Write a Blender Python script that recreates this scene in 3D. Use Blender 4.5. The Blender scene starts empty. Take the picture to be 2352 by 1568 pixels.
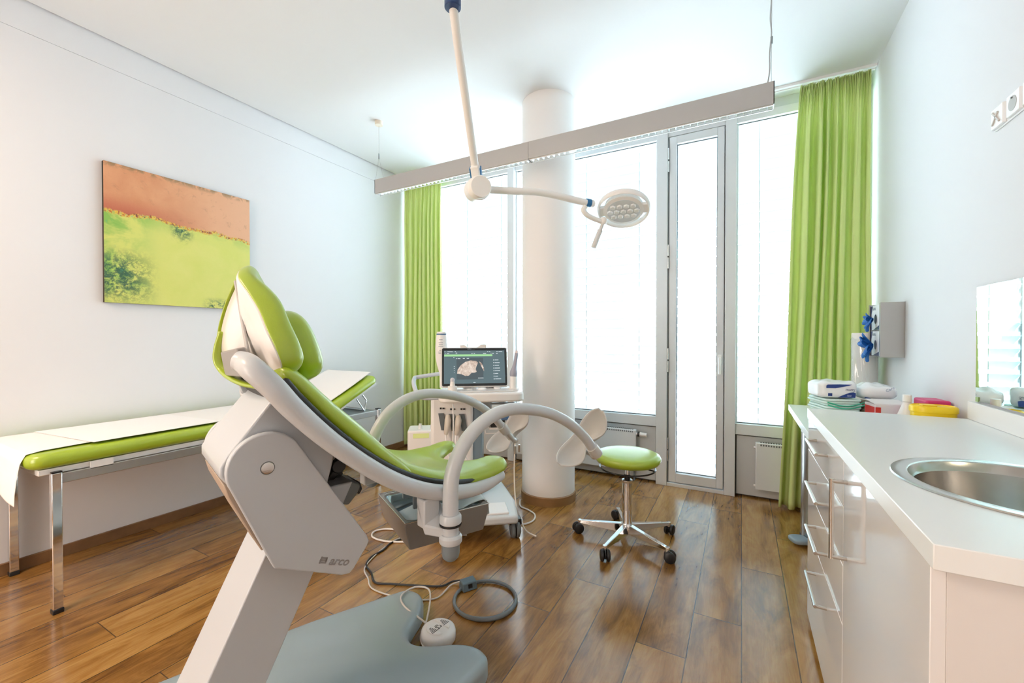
import bpy, bmesh, math, random
from mathutils import Vector, Matrix
R = math.radians
PI = math.pi
random.seed(7)
SC = bpy.context.scene
COL = SC.collection

# ------------------------------------------------------------ camera, world, lights, exposure
YAW = math.atan2(527, 967)
cam_d = bpy.data.cameras.new('camera')
cam = bpy.data.objects.new('camera', cam_d)
COL.objects.link(cam)
cam.location = (0, 0, 1.2)
cam.rotation_euler = (R(90 - 0.6), 0, YAW)
cam_d.sensor_width = 36.0
cam_d.lens = 36.0 * 967 / 2352
cam_d.clip_start = 0.02
SC.camera = cam

world = bpy.data.worlds.new('sky')
SC.world = world
world.use_nodes = True
bg = world.node_tree.nodes['Background']
bg.inputs[0].default_value = (0.78, 0.885, 1.0, 1)
bg.inputs[1].default_value = 16.0

SC.view_settings.view_transform = 'Standard'
SC.view_settings.look = 'None'
SC.view_settings.gamma = 1.0
SC.view_settings.use_curve_mapping = False
SC.view_settings.exposure = 0.05
try:
    SC.cycles.max_bounces = 10
    SC.cycles.diffuse_bounces = 6
    SC.cycles.transparent_max_bounces = 16
    SC.cycles.sample_clamp_indirect = 6.0
    SC.cycles.caustics_reflective = False
    SC.cycles.caustics_refractive = False
    SC.cycles.use_denoising = True
except Exception:
    pass


def area(name, loc, rot, sx, sy, power, col, portal=False):
    d = bpy.data.lights.new(name, 'AREA')
    d.shape = 'RECTANGLE'
    d.size, d.size_y = sx, sy
    d.energy = power
    d.color = col
    o = bpy.data.objects.new(name, d)
    COL.objects.link(o)
    o.location = loc
    o.rotation_euler = rot
    if portal:
        d.cycles.is_portal = True
    return o


# daylight enters through the three glazed bays and the door (sampling portals of the sky)
area('sky_portal', (-1.25, 3.95, 1.5), (R(-90), 0, 0), 4.2, 3.0, 1, (1, 1, 1), True)
# assumed warm source: an unseen area light near the ceiling behind the camera
area('assumed_warm_light', (-2.35, -0.9, 2.85), (0, 0, 0), 0.9, 0.9, 50, (1.0, 0.74, 0.54))
# added front fill, unseen by the rear wall
area('rear_fill_light', (-1.9, -2.12, 1.3), (R(90), 0, 0), 0.9, 2.0, 48, (1.0, 0.86, 0.76))

# ------------------------------------------------------------ material helpers
MATS = {}


def nt(mat):
    return mat.node_tree.nodes, mat.node_tree.links


def M(name, col, rough=0.5, metal=0.0, spec=0.5, bump=0.0, bscale=200, var=0.0, vscale=8, trans=None, emit=None, coat=0.0, aniso=None):
    """principled material with a little procedural colour variation and bump"""
    if name in MATS:
        return MATS[name]
    m = bpy.data.materials.new(name)
    m.use_nodes = True
    n, l = nt(m)
    b = n['Principled BSDF']
    b.inputs['Base Color'].default_value = (*col, 1)
    b.inputs['Roughness'].default_value = rough
    b.inputs['Metallic'].default_value = metal
    b.inputs['Specular IOR Level'].default_value = spec
    b.inputs['Coat Weight'].default_value = coat
    tc = n.new('ShaderNodeTexCoord')
    if var > 0:
        t = n.new('ShaderNodeTexNoise')
        t.inputs['Scale'].default_value = vscale
        t.inputs['Detail'].default_value = 3
        l.new(tc.outputs['Object'], t.inputs['Vector'])
        mx = n.new('ShaderNodeMix')
        mx.data_type = 'RGBA'
        mx.inputs['A'].default_value = (*[c * (1 - var) for c in col], 1)
        mx.inputs['B'].default_value = (*[min(1, c * (1 + var)) for c in col], 1)
        l.new(t.outputs['Fac'], mx.inputs['Factor'])
        l.new(mx.outputs['Result'], b.inputs['Base Color'])
    if bump > 0:
        t = n.new('ShaderNodeTexNoise')
        t.inputs['Scale'].default_value = bscale
        l.new(tc.outputs['Object'], t.inputs['Vector'])
        if aniso:
            mp = n.new('ShaderNodeMapping')
            mp.inputs['Scale'].default_value = aniso
            l.new(tc.outputs['Object'], mp.inputs['Vector'])
            l.new(mp.outputs['Vector'], t.inputs['Vector'])
        bp = n.new('ShaderNodeBump')
        bp.inputs['Strength'].default_value = bump
        bp.inputs['Distance'].default_value = 0.002
        l.new(t.outputs['Fac'], bp.inputs['Height'])
        l.new(bp.outputs['Normal'], b.inputs['Normal'])
    if emit:
        b.inputs['Emission Color'].default_value = (*emit[:3], 1)
        b.inputs['Emission Strength'].default_value = emit[3]
    if trans:
        out = n['Material Output']
        tr = n.new('ShaderNodeBsdfTranslucent')
        tr.inputs[0].default_value = (*trans[:3], 1)
        ms = n.new('ShaderNodeMixShader')
        ms.inputs[0].default_value = trans[3]
        l.new(b.outputs[0], ms.inputs[1])
        l.new(tr.outputs[0], ms.inputs[2])
        l.new(ms.outputs[0], out.inputs['Surface'])
    MATS[name] = m
    return m


def thin_glass(name, tint=(0.96, 0.99, 0.98), refl=0.025):
    m = bpy.data.materials.new(name)
    m.use_nodes = True
    n, l = nt(m)
    n.remove(n['Principled BSDF'])
    out = n['Material Output']
    t = n.new('ShaderNodeBsdfTransparent')
    t.inputs[0].default_value = (*tint, 1)
    g = n.new('ShaderNodeBsdfGlossy')
    g.inputs['Roughness'].default_value = 0.02
    ms = n.new('ShaderNodeMixShader')
    ms.inputs[0].default_value = refl
    l.new(t.outputs[0], ms.inputs[1])
    l.new(g.outputs[0], ms.inputs[2])
    l.new(ms.outputs[0], out.inputs['Surface'])
    return m


class NG:
    """tiny node-graph writer"""
    def __init__(s, m):
        s.n, s.l = nt(m)

    def math(s, op, a, b=None, c=None, clamp=False):
        x = s.n.new('ShaderNodeMath')
        x.operation = op
        x.use_clamp = clamp
        for i, v in enumerate((a, b, c)):
            if v is None:
                continue
            if isinstance(v, (int, float)):
                x.inputs[i].default_value = v
            else:
                s.l.new(v, x.inputs[i])
        return x.outputs[0]

    def comb(s, x, y, z):
        c = s.n.new('ShaderNodeCombineXYZ')
        for i, v in enumerate((x, y, z)):
            if isinstance(v, (int, float)):
                c.inputs[i].default_value = v
            else:
                s.l.new(v, c.inputs[i])
        return c.outputs[0]

    def noise(s, vec, scale, detail=4, rough=0.5, dist=0.0):
        t = s.n.new('ShaderNodeTexNoise')
        t.inputs['Scale'].default_value = scale
        t.inputs['Detail'].default_value = detail
        t.inputs['Roughness'].default_value = rough
        t.inputs['Distortion'].default_value = dist
        s.l.new(vec, t.inputs['Vector'])
        return t.outputs['Fac']

    def mix(s, f, a, b):
        x = s.n.new('ShaderNodeMix')
        x.data_type = 'RGBA'
        for k, v in (('Factor', f), ('A', a), ('B', b)):
            if isinstance(v, (int, float)):
                x.inputs[k].default_value = v
            elif isinstance(v, tuple):
                x.inputs[k].default_value = (*v, 1)
            else:
                s.l.new(v, x.inputs[k])
        return x.outputs['Result']

    def ramp(s, f, stops):
        r = s.n.new('ShaderNodeValToRGB')
        e = r.color_ramp.elements
        while len(e) < len(stops):
            e.new(0.5)
        for i, (p, c) in enumerate(stops):
            e[i].position = p
            e[i].color = (*c, 1)
        s.l.new(f, r.inputs[0])
        return r.outputs[0]

    def step(s, v, lo, hi):
        x = s.n.new('ShaderNodeMapRange')
        x.interpolation_type = 'SMOOTHSTEP'
        x.inputs[1].default_value = lo
        x.inputs[2].default_value = hi
        s.l.new(v, x.inputs[0])
        return x.outputs[0]


def wood_floor():
    m = bpy.data.materials.new('oak_laminate')
    m.use_nodes = True
    g = NG(m)
    n, l = g.n, g.l
    tc = n.new('ShaderNodeTexCoord')
    sp = n.new('ShaderNodeSeparateXYZ')
    l.new(tc.outputs['Object'], sp.inputs[0])
    X, Y = sp.outputs[0], sp.outputs[1]
    kx = g.math('DIVIDE', g.math('SUBTRACT', X, 0.006), 0.183)
    k = g.math('FLOOR', kx)
    fx = g.math('SUBTRACT', kx, k)
    m3 = g.math('FLOORED_MODULO', k, 3.0)
    # joints every 1.27 m, shifted in a three-row rhythm
    is1 = g.math('COMPARE', m3, 1.0, 0.1)
    is2 = g.math('COMPARE', m3, 2.0, 0.1)
    ph = g.math('ADD', 2.49, g.math('ADD', g.math('MULTIPLY', is1, -0.81), g.math('MULTIPLY', is2, -0.51)))
    ty = g.math('DIVIDE', g.math('SUBTRACT', Y, ph), 1.27)
    j = g.math('FLOOR', ty)
    fy = g.math('SUBTRACT', ty, j)
    wn = n.new('ShaderNodeTexWhiteNoise')
    wn.noise_dimensions = '2D'
    l.new(g.comb(k, j, 0), wn.inputs['Vector'])
    rnd = wn.outputs['Value']
    off = g.math('MULTIPLY', rnd, 37.0)
    v1 = g.comb(g.math('ADD', g.math('MULTIPLY', X, 7.0), off), g.math('ADD', g.math('MULTIPLY', Y, 1.6), off), 0)
    v2 = g.comb(g.math('ADD', g.math('MULTIPLY', X, 75.0), off), g.math('ADD', g.math('MULTIPLY', Y, 4.5), off), 0)
    v3 = g.comb(g.math('ADD', g.math('MULTIPLY', X, 7.0), off), g.math('ADD', g.math('MULTIPLY', Y, 3.4), off), 3)
    a = g.noise(v1, 1.6, 6, 0.62, 1.2)
    b = g.noise(v2, 1.3, 5, 0.7, 0.8)
    c = g.noise(v3, 1.2, 4, 0.6, 1.4)
    f = g.math('ADD', g.math('MULTIPLY', a, 0.60), g.math('ADD', g.math('MULTIPLY', b, 0.26), g.math('MULTIPLY', rnd, 0.14)))
    col = g.ramp(f, [(0.32, (0.090, 0.036, 0.008)), (0.44, (0.225, 0.100, 0.022)), (0.54, (0.335, 0.165, 0.040)), (0.70, (0.48, 0.27, 0.085))])
    dark = g.step(c, 0.60, 0.74)
    col = g.mix(g.math('MULTIPLY', dark, 0.38), col, (0.09, 0.045, 0.018))
    ex = g.math('MINIMUM', fx, g.math('SUBTRACT', 1.0, fx))
    ey = g.math('MINIMUM', fy, g.math('SUBTRACT', 1.0, fy))
    sx = g.math('LESS_THAN', ex, 0.0115)
    sy = g.math('LESS_THAN', ey, 0.0014)
    seam = g.math('MAXIMUM', sx, sy)
    col = g.mix(g.math('MULTIPLY', seam, 0.8), col, (0.03, 0.016, 0.008))
    p = n['Principled BSDF']
    l.new(col, p.inputs['Base Color'])
    rg = g.math('ADD', 0.13, g.math('MULTIPLY', b, 0.14))
    l.new(rg, p.inputs['Roughness'])
    p.inputs['Specular IOR Level'].default_value = 0.85
    p.inputs['Coat Weight'].default_value = 0.25
    p.inputs['Coat Roughness'].default_value = 0.16
    bp = n.new('ShaderNodeBump')
    bp.inputs['Strength'].default_value = 0.25
    bp.inputs['Distance'].default_value = 0.002
    hh = g.math('SUBTRACT', g.math('MULTIPLY', b, 0.35), seam)
    l.new(hh, bp.inputs['Height'])
    l.new(bp.outputs['Normal'], p.inputs['Normal'])
    return m


def painting_mat():
    m = bpy.data.materials.new('abstract_canvas')
    m.use_nodes = True
    g = NG(m)
    n, l = g.n, g.l
    tc = n.new('ShaderNodeTexCoord')
    sp = n.new('ShaderNodeSeparateXYZ')
    l.new(tc.outputs['Generated'], sp.inputs[0])
    Y, Z = sp.outputs[1], sp.outputs[2]      # 0..1 left to right, 0..1 bottom to top
    uv = g.comb(Y, Z, 0)
    n1 = g.noise(uv, 5, 6, 0.6, 0.4)
    n2 = g.noise(uv, 14, 6, 0.7, 0.6)
    nb = g.noise(g.comb(g.math('MULTIPLY', Y, 70), g.math('MULTIPLY', Z, 22), 0), 1, 3, 0.8)
    nc = g.noise(g.comb(g.math('MULTIPLY', Y, 40), g.math('MULTIPLY', Z, 40), 9), 1, 5, 0.8)
    # horizon height of the painted field
    hz = g.math('ADD', 0.655, g.math('MULTIPLY', g.math('SUBTRACT', n1, 0.5), 0.10))
    hz = g.math('SUBTRACT', hz, g.math('MULTIPLY', g.math('MULTIPLY', Y, Y), 0.04))
    hz = g.math('ADD', hz, g.math('MULTIPLY', g.math('SUBTRACT', nb, 0.5), 0.03))
    top = g.step(g.math('SUBTRACT', Z, hz), -0.004, 0.012)
    sky = g.mix(n1, (0.50, 0.17, 0.07), (0.78, 0.42, 0.22))
    sky = g.mix(g.step(Y, 0.2, 1.0), sky, (0.72, 0.40, 0.24))
    sky = g.mix(g.math('MULTIPLY', g.step(n2, 0.56, 0.72), 0.35), sky, (0.25, 0.16, 0.09))
    lowred = g.math('MULTIPLY', g.step(g.math('SUBTRACT', Z, hz), 0.16, 0.0), g.step(Y, 0.75, 0.1))
    sky = g.mix(g.math('MULTIPLY', lowred, 0.7), sky, (0.42, 0.06, 0.035))
    edge = g.math('MULTIPLY', g.step(Z, 0.955, 1.0), g.step(n2, 0.40, 0.55))
    sky = g.mix(g.math('MULTIPLY', edge, 0.7), sky, (0.12, 0.12, 0.05))
    fld = g.mix(n1, (0.56, 0.62, 0.11), (0.72, 0.68, 0.22))
    leftg = g.math('ADD', g.step(Y, 0.38, 0.02), g.math('MULTIPLY', g.step(g.math('SUBTRACT', hz, Z), 0.13, 0.02), 0.45))
    leftg = g.math('MULTIPLY', g.math('MULTIPLY', leftg, g.step(n1, 0.40, 0.62), None, True), 0.85)
    fld = g.mix(leftg, fld, (0.16, 0.42, 0.06))
    dk = g.math('MULTIPLY', g.step(g.math('ADD', g.math('MULTIPLY', nc, 0.6), g.math('MULTIPLY', n2, 0.4)), 0.45, 0.54), 1.0)
    corner = g.math('MULTIPLY', g.step(Y, 0.34, 0.10), g.step(g.math('ABSOLUTE', g.math('SUBTRACT', Z, 0.19)), 0.24, 0.05))
    under = g.math('MULTIPLY', g.step(g.math('SUBTRACT', hz, Z), 0.15, 0.03), g.step(g.math('ABSOLUTE', g.math('SUBTRACT', Y, 0.47)), 0.10, 0.02))
    br = g.math('MULTIPLY', g.step(g.math('ABSOLUTE', g.math('SUBTRACT', Y, 0.74)), 0.14, 0.04), g.step(Z, 0.10, 0.01))
    msk = g.math('MULTIPLY', dk, g.math('MAXIMUM', g.math('MAXIMUM', corner, under), br), None, True)
    soft = g.math('MULTIPLY', g.math('MAXIMUM', g.math('MAXIMUM', corner, under), br), g.step(n2, 0.40, 0.56), None, True)
    fld = g.mix(g.math('MULTIPLY', soft, 0.75), fld, (0.06, 0.22, 0.06))
    fld = g.mix(g.math('MULTIPLY', msk, 0.85), fld, (0.015, 0.075, 0.06))
    teal = g.math('MULTIPLY', g.step(n2, 0.60, 0.72), g.step(Y, 0.32, 0.0))
    fld = g.mix(g.math('MULTIPLY', teal, 0.6), fld, (0.08, 0.42, 0.25))
    col = g.mix(top, fld, sky)
    band = g.step(g.math('ABSOLUTE', g.math('SUBTRACT', g.math('ADD', Z, 0.004), hz)), 0.022, 0.004)
    spk = g.ramp(nc, [(0.38, (0.02, 0.05, 0.05)), (0.46, (0.45, 0.08, 0.03)), (0.54, (0.85, 0.55, 0.03)), (0.64, (0.10, 0.45, 0.30))])
    col = g.mix(g.math('MULTIPLY', band, g.step(nb, 0.40, 0.50)), col, spk)
    p = n['Principled BSDF']
    l.new(col, p.inputs['Base Color'])
    p.inputs['Roughness'].default_value = 0.6
    bp = n.new('ShaderNodeBump')
    bp.inputs['Strength'].default_value = 0.3
    bp.inputs['Distance'].default_value = 0.003
    l.new(nc, bp.inputs['Height'])
    l.new(bp.outputs['Normal'], p.inputs['Normal'])
    return m


def scan_mat():
    """lit screen of the ultrasound unit: dark slate with a pale fan-shaped scan"""
    m = bpy.data.materials.new('scan_picture')
    m.use_nodes = True
    g = NG(m)
    n, l = g.n, g.l
    tc = n.new('ShaderNodeTexCoord')
    v = tc.outputs['Object']
    a = g.noise(v, 60, 6, 0.7, 0.5)
    b = g.noise(v, 22, 3, 0.6, 1.0)
    col = g.ramp(g.math('ADD', g.math('MULTIPLY', a, 0.5), g.math('MULTIPLY', b, 0.5)),
                 [(0.34, (0.16, 0.12, 0.10)), (0.46, (0.62, 0.47, 0.38)), (0.62, (0.92, 0.80, 0.70))])
    p = n['Principled BSDF']
    p.inputs['Base Color'].default_value = (0.02, 0.02, 0.02, 1)
    p.inputs['Roughness'].default_value = 0.2
    l.new(col, p.inputs['Emission Color'])
    p.inputs['Emission Strength'].default_value = 0.9
    return m


# palette
wall_w = M('wall_paint', (0.755, 0.765, 0.785), 0.7, bump=0.05, bscale=300)
ceil_w = M('ceiling_paint', (0.80, 0.81, 0.82), 0.8)
white_gloss = M('white_lacquer', (0.86, 0.86, 0.86), 0.07, coat=0.5)
white_top = M('white_laminate', (0.88, 0.92, 0.92), 0.28)
white_pl = M('white_plastic', (0.84, 0.83, 0.82), 0.35)
grey_frame = M('window_frame_paint', (0.70, 0.72, 0.73), 0.35)
panel_grey = M('panel_aluminium', (0.60, 0.62, 0.63), 0.4, metal=0.25)
chair_lt = M('chair_lacquer', (0.55, 0.59, 0.625), 0.30, bump=0.04, bscale=500)
chair_tube = M('tube_lacquer', (0.59, 0.62, 0.64), 0.28)
base_grey = M('base_grey', (0.31, 0.38, 0.41), 0.28, bump=0.04, bscale=400)
mid_grey = M('mid_grey', (0.20, 0.235, 0.25), 0.38)
dark_grey = M('dark_grey', (0.14, 0.16, 0.17), 0.4)
black = M('black_plastic', (0.012, 0.013, 0.015), 0.35)
chrome = M('chrome', (0.82, 0.82, 0.83), 0.07, metal=1.0)
steel = M('brushed_steel', (0.62, 0.62, 0.61), 0.27, metal=1.0, bump=0.06, bscale=60, aniso=(1, 1, 12))
steel_w = M('steel_handle', (0.66, 0.62, 0.57), 0.22, metal=1.0)
green_v = M('green_vinyl', (0.35, 0.48, 0.022), 0.30, bump=0.12, bscale=260, var=0.04, vscale=3, coat=0.35, spec=0.7)
green_v.node_tree.nodes['Principled BSDF'].inputs['Coat Roughness'].default_value = 0.22
green_c = M('green_curtain_cloth', (0.70, 0.80, 0.34), 0.85, spec=0.2, trans=(0.66, 0.76, 0.30, 0.20))
paper = M('couch_paper', (0.88, 0.87, 0.86), 0.9, spec=0.1, bump=0.3, bscale=35)
navy = M('navy_plastic', (0.012, 0.045, 0.15), 0.35)
blue_p = M('blue_plastic', (0.02, 0.16, 0.38), 0.35)
wood_b = M('skirting_wood', (0.20, 0.105, 0.045), 0.4, bump=0.1, bscale=30, var=0.35, vscale=14)
white_led = M('lens_glass', (0.85, 0.90, 0.92), 0.08, coat=0.4)


# ------------------------------------------------------------ geometry helpers
class MB:
    def __init__(s):
        s.v, s.f = [], []

    def add(s, vs, fs):
        o = len(s.v)
        s.v += [Vector(p) for p in vs]
        s.f += [[i + o for i in f] for f in fs]
        return s

    def box(s, x0, y0, z0, x1, y1, z1):
        vs = [(x, y, z) for z in (z0, z1) for y in (y0, y1) for x in (x0, x1)]
        return s.add(vs, [(0, 2, 3, 1), (4, 5, 7, 6), (0, 1, 5, 4), (2, 6, 7, 3), (0, 4, 6, 2), (1, 3, 7, 5)])

    def obox(s, c, ax, ay, az, hx, hy, hz):
        c, ax, ay, az = Vector(c), Vector(ax).normalized(), Vector(ay).normalized(), Vector(az).normalized()
        vs = [c + ax * hx * i + ay * hy * j + az * hz * k for k in (-1, 1) for j in (-1, 1) for i in (-1, 1)]
        return s.add(vs, [(0, 2, 3, 1), (4, 5, 7, 6), (0, 1, 5, 4), (2, 6, 7, 3), (0, 4, 6, 2), (1, 3, 7, 5)])

    def prism(s, pts, ext):
        n = len(pts)
        pts = [Vector(p) for p in pts]
        e = Vector(ext)
        vs = pts + [p + e for p in pts]
        fs = [list(range(n))[::-1], list(range(n, 2 * n))]
        fs += [(i, (i + 1) % n, n + (i + 1) % n, n + i) for i in range(n)]
        return s.add(vs, fs)

    def tube(s, pts, r, seg=12, closed=False, flat=1.0, up=None, caps=True):
        """sweep a circle (or ellipse: flat = second radius / first) along pts; r may be a list"""
        pts = [Vector(p) for p in pts]
        n = len(pts)
        rr = r if isinstance(r, (list, tuple)) else [r] * n
        prev = None
        rings = []
        for i, p in enumerate(pts):
            if closed:
                t = pts[(i + 1) % n] - pts[i - 1]
            else:
                t = pts[min(i + 1, n - 1)] - pts[max(i - 1, 0)]
            t.normalize()
            if prev is None:
                a = Vector(up) if up else (Vector((0, 0, 1)) if abs(t.z) < 0.9 else Vector((1, 0, 0)))
            else:
                a = Vector(up) if up else prev
            a = (a - t * a.dot(t))
            a.normalize()
            prev = a
            b = t.cross(a)
            rings.append([p + a * math.cos(q) * rr[i] + b * math.sin(q) * rr[i] * flat for q in [2 * PI * k / seg for k in range(seg)]])
        vs = [q for ring in rings for q in ring]
        fs = []
        for i in range(n if closed else n - 1):
            i2 = (i + 1) % n
            for k in range(seg):
                k2 = (k + 1) % seg
                fs.append((i * seg + k, i * seg + k2, i2 * seg + k2, i2 * seg + k))
        if not closed and caps:
            fs.append(list(range(seg))[::-1])
            fs.append([(n - 1) * seg + k for k in range(seg)])
        return s.add(vs, fs)

    def cyl(s, p0, p1, r0, r1=None, seg=24):
        return s.tube([p0, p1], [r0, r0 if r1 is None else r1], seg)

    def lathe(s, c, prof, seg=32, axis=(0, 0, 1), cap0=True):
        """prof: list of (radius, height) along axis"""
        c = Vector(c)
        ax = Vector(axis).normalized()
        a = ax.orthogonal().normalized()
        b = ax.cross(a)
        vs, fs = [], []
        n = len(prof)
        for (r, h) in prof:
            for k in range(seg):
                q = 2 * PI * k / seg
                vs.append(c + ax * h + (a * math.cos(q) + b * math.sin(q)) * r)
        for i in range(n - 1):
            for k in range(seg):
                k2 = (k + 1) % seg
                fs.append((i * seg + k, i * seg + k2, (i + 1) * seg + k2, (i + 1) * seg + k))
        if prof[0][0] > 1e-6 and cap0:
            fs.append(list(range(seg))[::-1])
        if prof[-1][0] > 1e-6:
            fs.append([(n - 1) * seg + k for k in range(seg)])
        return s.add(vs, fs)

    def grid(s, fn, nu, nv, closeu=False):
        vs = [fn(i / (nu if closeu else nu - 1), j / (nv - 1)) for i in range(nu) for j in range(nv)]
        fs = []
        for i in range(nu if closeu else nu - 1):
            i2 = (i + 1) % nu
            for j in range(nv - 1):
                fs.append((i * nv + j, i2 * nv + j, i2 * nv + j + 1, i * nv + j + 1))
        return s.add(vs, fs)

    def blob(s, c, ax, ay, az, e=1.0, nu=24, nv=14):
        """superellipsoid with half-axis vectors"""
        c, ax, ay, az = Vector(c), Vector(ax), Vector(ay), Vector(az)

        def pw(x):
            return math.copysign(abs(x) ** e, x)

        def fn(a, b):
            q, w = 2 * PI * a, PI * (b - 0.5)
            return c + ax * pw(math.cos(w)) * pw(math.cos(q)) + ay * pw(math.cos(w)) * pw(math.sin(q)) + az * pw(math.sin(w))
        return s.grid(fn, nu, nv, True)


ROOT_LOC = {}


def mk(name, mb, mat, parent=None, bevel=0.0, seg=2, ang=35, label=None, subsurf=0, solid=0.0, kind=None, cat=None, group=None):
    me = bpy.data.meshes.new(name)
    off = ROOT_LOC.get(parent.name, Vector()) if parent else Vector()
    me.from_pydata([v - off for v in mb.v], [], mb.f)
    bm = bmesh.new()
    bm.from_mesh(me)
    bmesh.ops.remove_doubles(bm, verts=bm.verts, dist=1e-6)
    bmesh.ops.recalc_face_normals(bm, faces=bm.faces)
    bm.to_mesh(me)
    bm.free()
    me.materials.append(mat)
    for p in me.polygons:
        p.use_smooth = True
    me.set_sharp_from_angle(angle=R(ang))
    o = bpy.data.objects.new(name, me)
    COL.objects.link(o)
    if parent:
        o.parent = parent
        ROOT_LOC[o.name] = off
    if bevel:
        b = o.modifiers.new('bevel', 'BEVEL')
        b.width = bevel
        b.segments = seg
        b.limit_method = 'ANGLE'
        b.angle_limit = R(40)
        b.harden_normals = False
    if solid:
        q = o.modifiers.new('solid', 'SOLIDIFY')
        q.thickness = solid
        q.offset = 0
    if subsurf:
        q = o.modifiers.new('sub', 'SUBSURF')
        q.levels = q.render_levels = subsurf
    if label:
        o['label'] = label
    if cat:
        o['category'] = cat
    if group:
        o['group'] = group
    if kind:
        o['kind'] = kind
    return o


def thing(name, loc, label, cat, group=None):
    o = bpy.data.objects.new(name, None)
    COL.objects.link(o)
    o.location = loc
    o['label'] = label
    o['category'] = cat
    if group:
        o['group'] = group
    o.empty_display_size = 0.1
    ROOT_LOC[o.name] = Vector(loc)
    return o


def struct(name, mb, mat, **k):
    return mk(name, mb, mat, kind='structure', **k)


def text(name, s, size, loc, xdir, ydir, mat, parent, depth=0.0006, shear=0.0, bold=0.0):
    cu = bpy.data.curves.new(name, 'FONT')
    cu.body = s
    cu.size = size
    cu.extrude = depth
    cu.shear = shear
    cu.offset = bold
    tmp = bpy.data.objects.new(name + '_t', cu)
    COL.objects.link(tmp)
    bpy.context.view_layer.update()
    me = bpy.data.meshes.new_from_object(tmp.evaluated_get(bpy.context.evaluated_depsgraph_get()))
    bpy.data.objects.remove(tmp)
    X = Vector(xdir).normalized()
    Z = X.cross(Vector(ydir)).normalized()
    Y = Z.cross(X)
    off = ROOT_LOC.get(parent.name, Vector()) if parent else Vector()
    for v in me.vertices:
        v.co = Vector(loc) + X * v.co.x + Y * v.co.y + Z * v.co.z - off
    me.materials.clear()
    me.materials.append(mat)
    o = bpy.data.objects.new(name, me)
    COL.objects.link(o)
    if parent:
        o.parent = parent
        ROOT_LOC[o.name] = off
    return o


def cr(pts, n=8, closed=False):
    """Catmull-Rom through points"""
    pts = [Vector(p) for p in pts]
    m = len(pts)
    out = []
    for i in range(m if closed else m - 1):
        if closed:
            p0, p1, p2, p3 = pts[i - 1], pts[i], pts[(i + 1) % m], pts[(i + 2) % m]
        else:
            p0, p1, p2, p3 = pts[max(i - 1, 0)], pts[i], pts[i + 1], pts[min(i + 2, m - 1)]
        for k in range(n):
            t = k / n
            out.append(0.5 * ((2 * p1) + (-p0 + p2) * t + (2 * p0 - 5 * p1 + 4 * p2 - p3) * t * t + (-p0 + 3 * p1 - 3 * p2 + p3) * t ** 3))
    if not closed:
        out.append(pts[-1])
    return out


def rrect(cx, cy, hx, hy, r, n=5):
    out = []
    for (sx, sy, a0) in ((1, 1, 0), (-1, 1, 90), (-1, -1, 180), (1, -1, 270)):
        for k in range(n + 1):
            a = R(a0 + 90 * k / n)
            out.append((cx + sx * (hx - r) + r * math.cos(a), cy + sy * (hy - r) + r * math.sin(a)))
    return out


def copy_tree(o, parent=None):
    c = o.copy()
    COL.objects.link(c)
    if parent:
        c.parent = parent
    for ch in list(o.children):
        copy_tree(ch, c)
    return c

# ============================================================ THE ROOM
XL, XR, YF, YB, ZC = -3.263, 0.75, 3.62, -2.2, 2.935
struct('floor', MB().box(XL - .2, YB - .2, -0.1, XR + .2, YF + .11, 0), wood_floor())
struct('ceiling', MB().box(XL + .016, YB - .2, ZC, XR + .2, YF + .25, ZC + .12).box(XL - .2, YB - .2, ZC + .05, XL + .02, YF + .25, ZC + .12), ceil_w)
struct('wall_left', MB().box(XL - .2, YB - .2, 0, XL, YF + .25, 2.775).box(XL - .2, YB - .2, 2.778, XL, YF + .25, ZC + .05).box(XL - .2, YB - .2, 2.77, XL - .004, YF + .25, 2.79), wall_w)
struct('wall_right', MB().box(XR, YB - .2, 0, XR + .2, YF + .25, ZC), wall_w)
struct('wall_rear', MB().box(XL - .2, YB - .2, 0, XR + .2, YB, ZC), wall_w)
struct('baseboard_left', MB().box(XL, YB, 0, XL + .016, YF - .08, 0.062), wood_b, bevel=.003)
struct('baseboard_right', MB().box(XR - .016, YB, 0, XR, 0.8, 0.062), wood_b, bevel=.003)

# window wall: head, mullions, sill rails, lower panels
struct('wall_window_head', MB().box(XL, YF - .0, 2.862, XR, YF + .25, ZC), M('head_paint', (0.62, 0.68, 0.67), .6))
tr = 0


def trim(mb, mat=grey_frame, **k):
    global tr
    tr += 1
    return struct('trim_%d' % tr, mb, mat, **k)


MUL = [(-1.997, -1.929), (-0.61, -0.525), (-0.112, -0.038)]
for a, b in MUL:
    trim(MB().box(a, YF - .05, 0, b, YF + .08, 2.862), bevel=.003)
trim(MB().box(XL, YF - .03, 0, XL + .04, YF + .08, 2.862))
trim(MB().box(XR - .025, YF - .03, 0, XR, YF + .08, 2.862))
BAYS = [(XL + .04, -1.997), (-1.929, -0.61), (-0.038, XR - .025)]
for i, (a, b) in enumerate(BAYS):
    w = struct('window_%d' % (i + 1), MB().box(a, YF - .02, 2.806, b, YF + .06, 2.862).box(a, YF - .03, 0.468, b, YF + .06, 0.548)
               .box(a, YF, 0.548, a + .012, YF + .05, 2.806).box(b - .012, YF, 0.548, b, YF + .05, 2.806), grey_frame, bevel=.002)
    mk('gasket', MB().box(a + .012, YF + .012, .546, b - .012, YF + .016, .556).box(a + .012, YF + .012, 2.80, b - .012, YF + .016, 2.806), dark_grey, w)
    mk('glass_pane', MB().box(a + .012, YF + .018, .55, b - .012, YF + .024, 2.804), thin_glass('pane_glass_%d' % i), w)
    # lower spandrel panel in a dark shadow gap
    trim(MB().box(a, YF + .03, 0.0, b, YF + .06, 0.468), dark_grey)
    trim(MB().box(a + .008, YF - .005, 0.014, b - .008, YF + .03, 0.458), panel_grey, bevel=.002)

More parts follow.
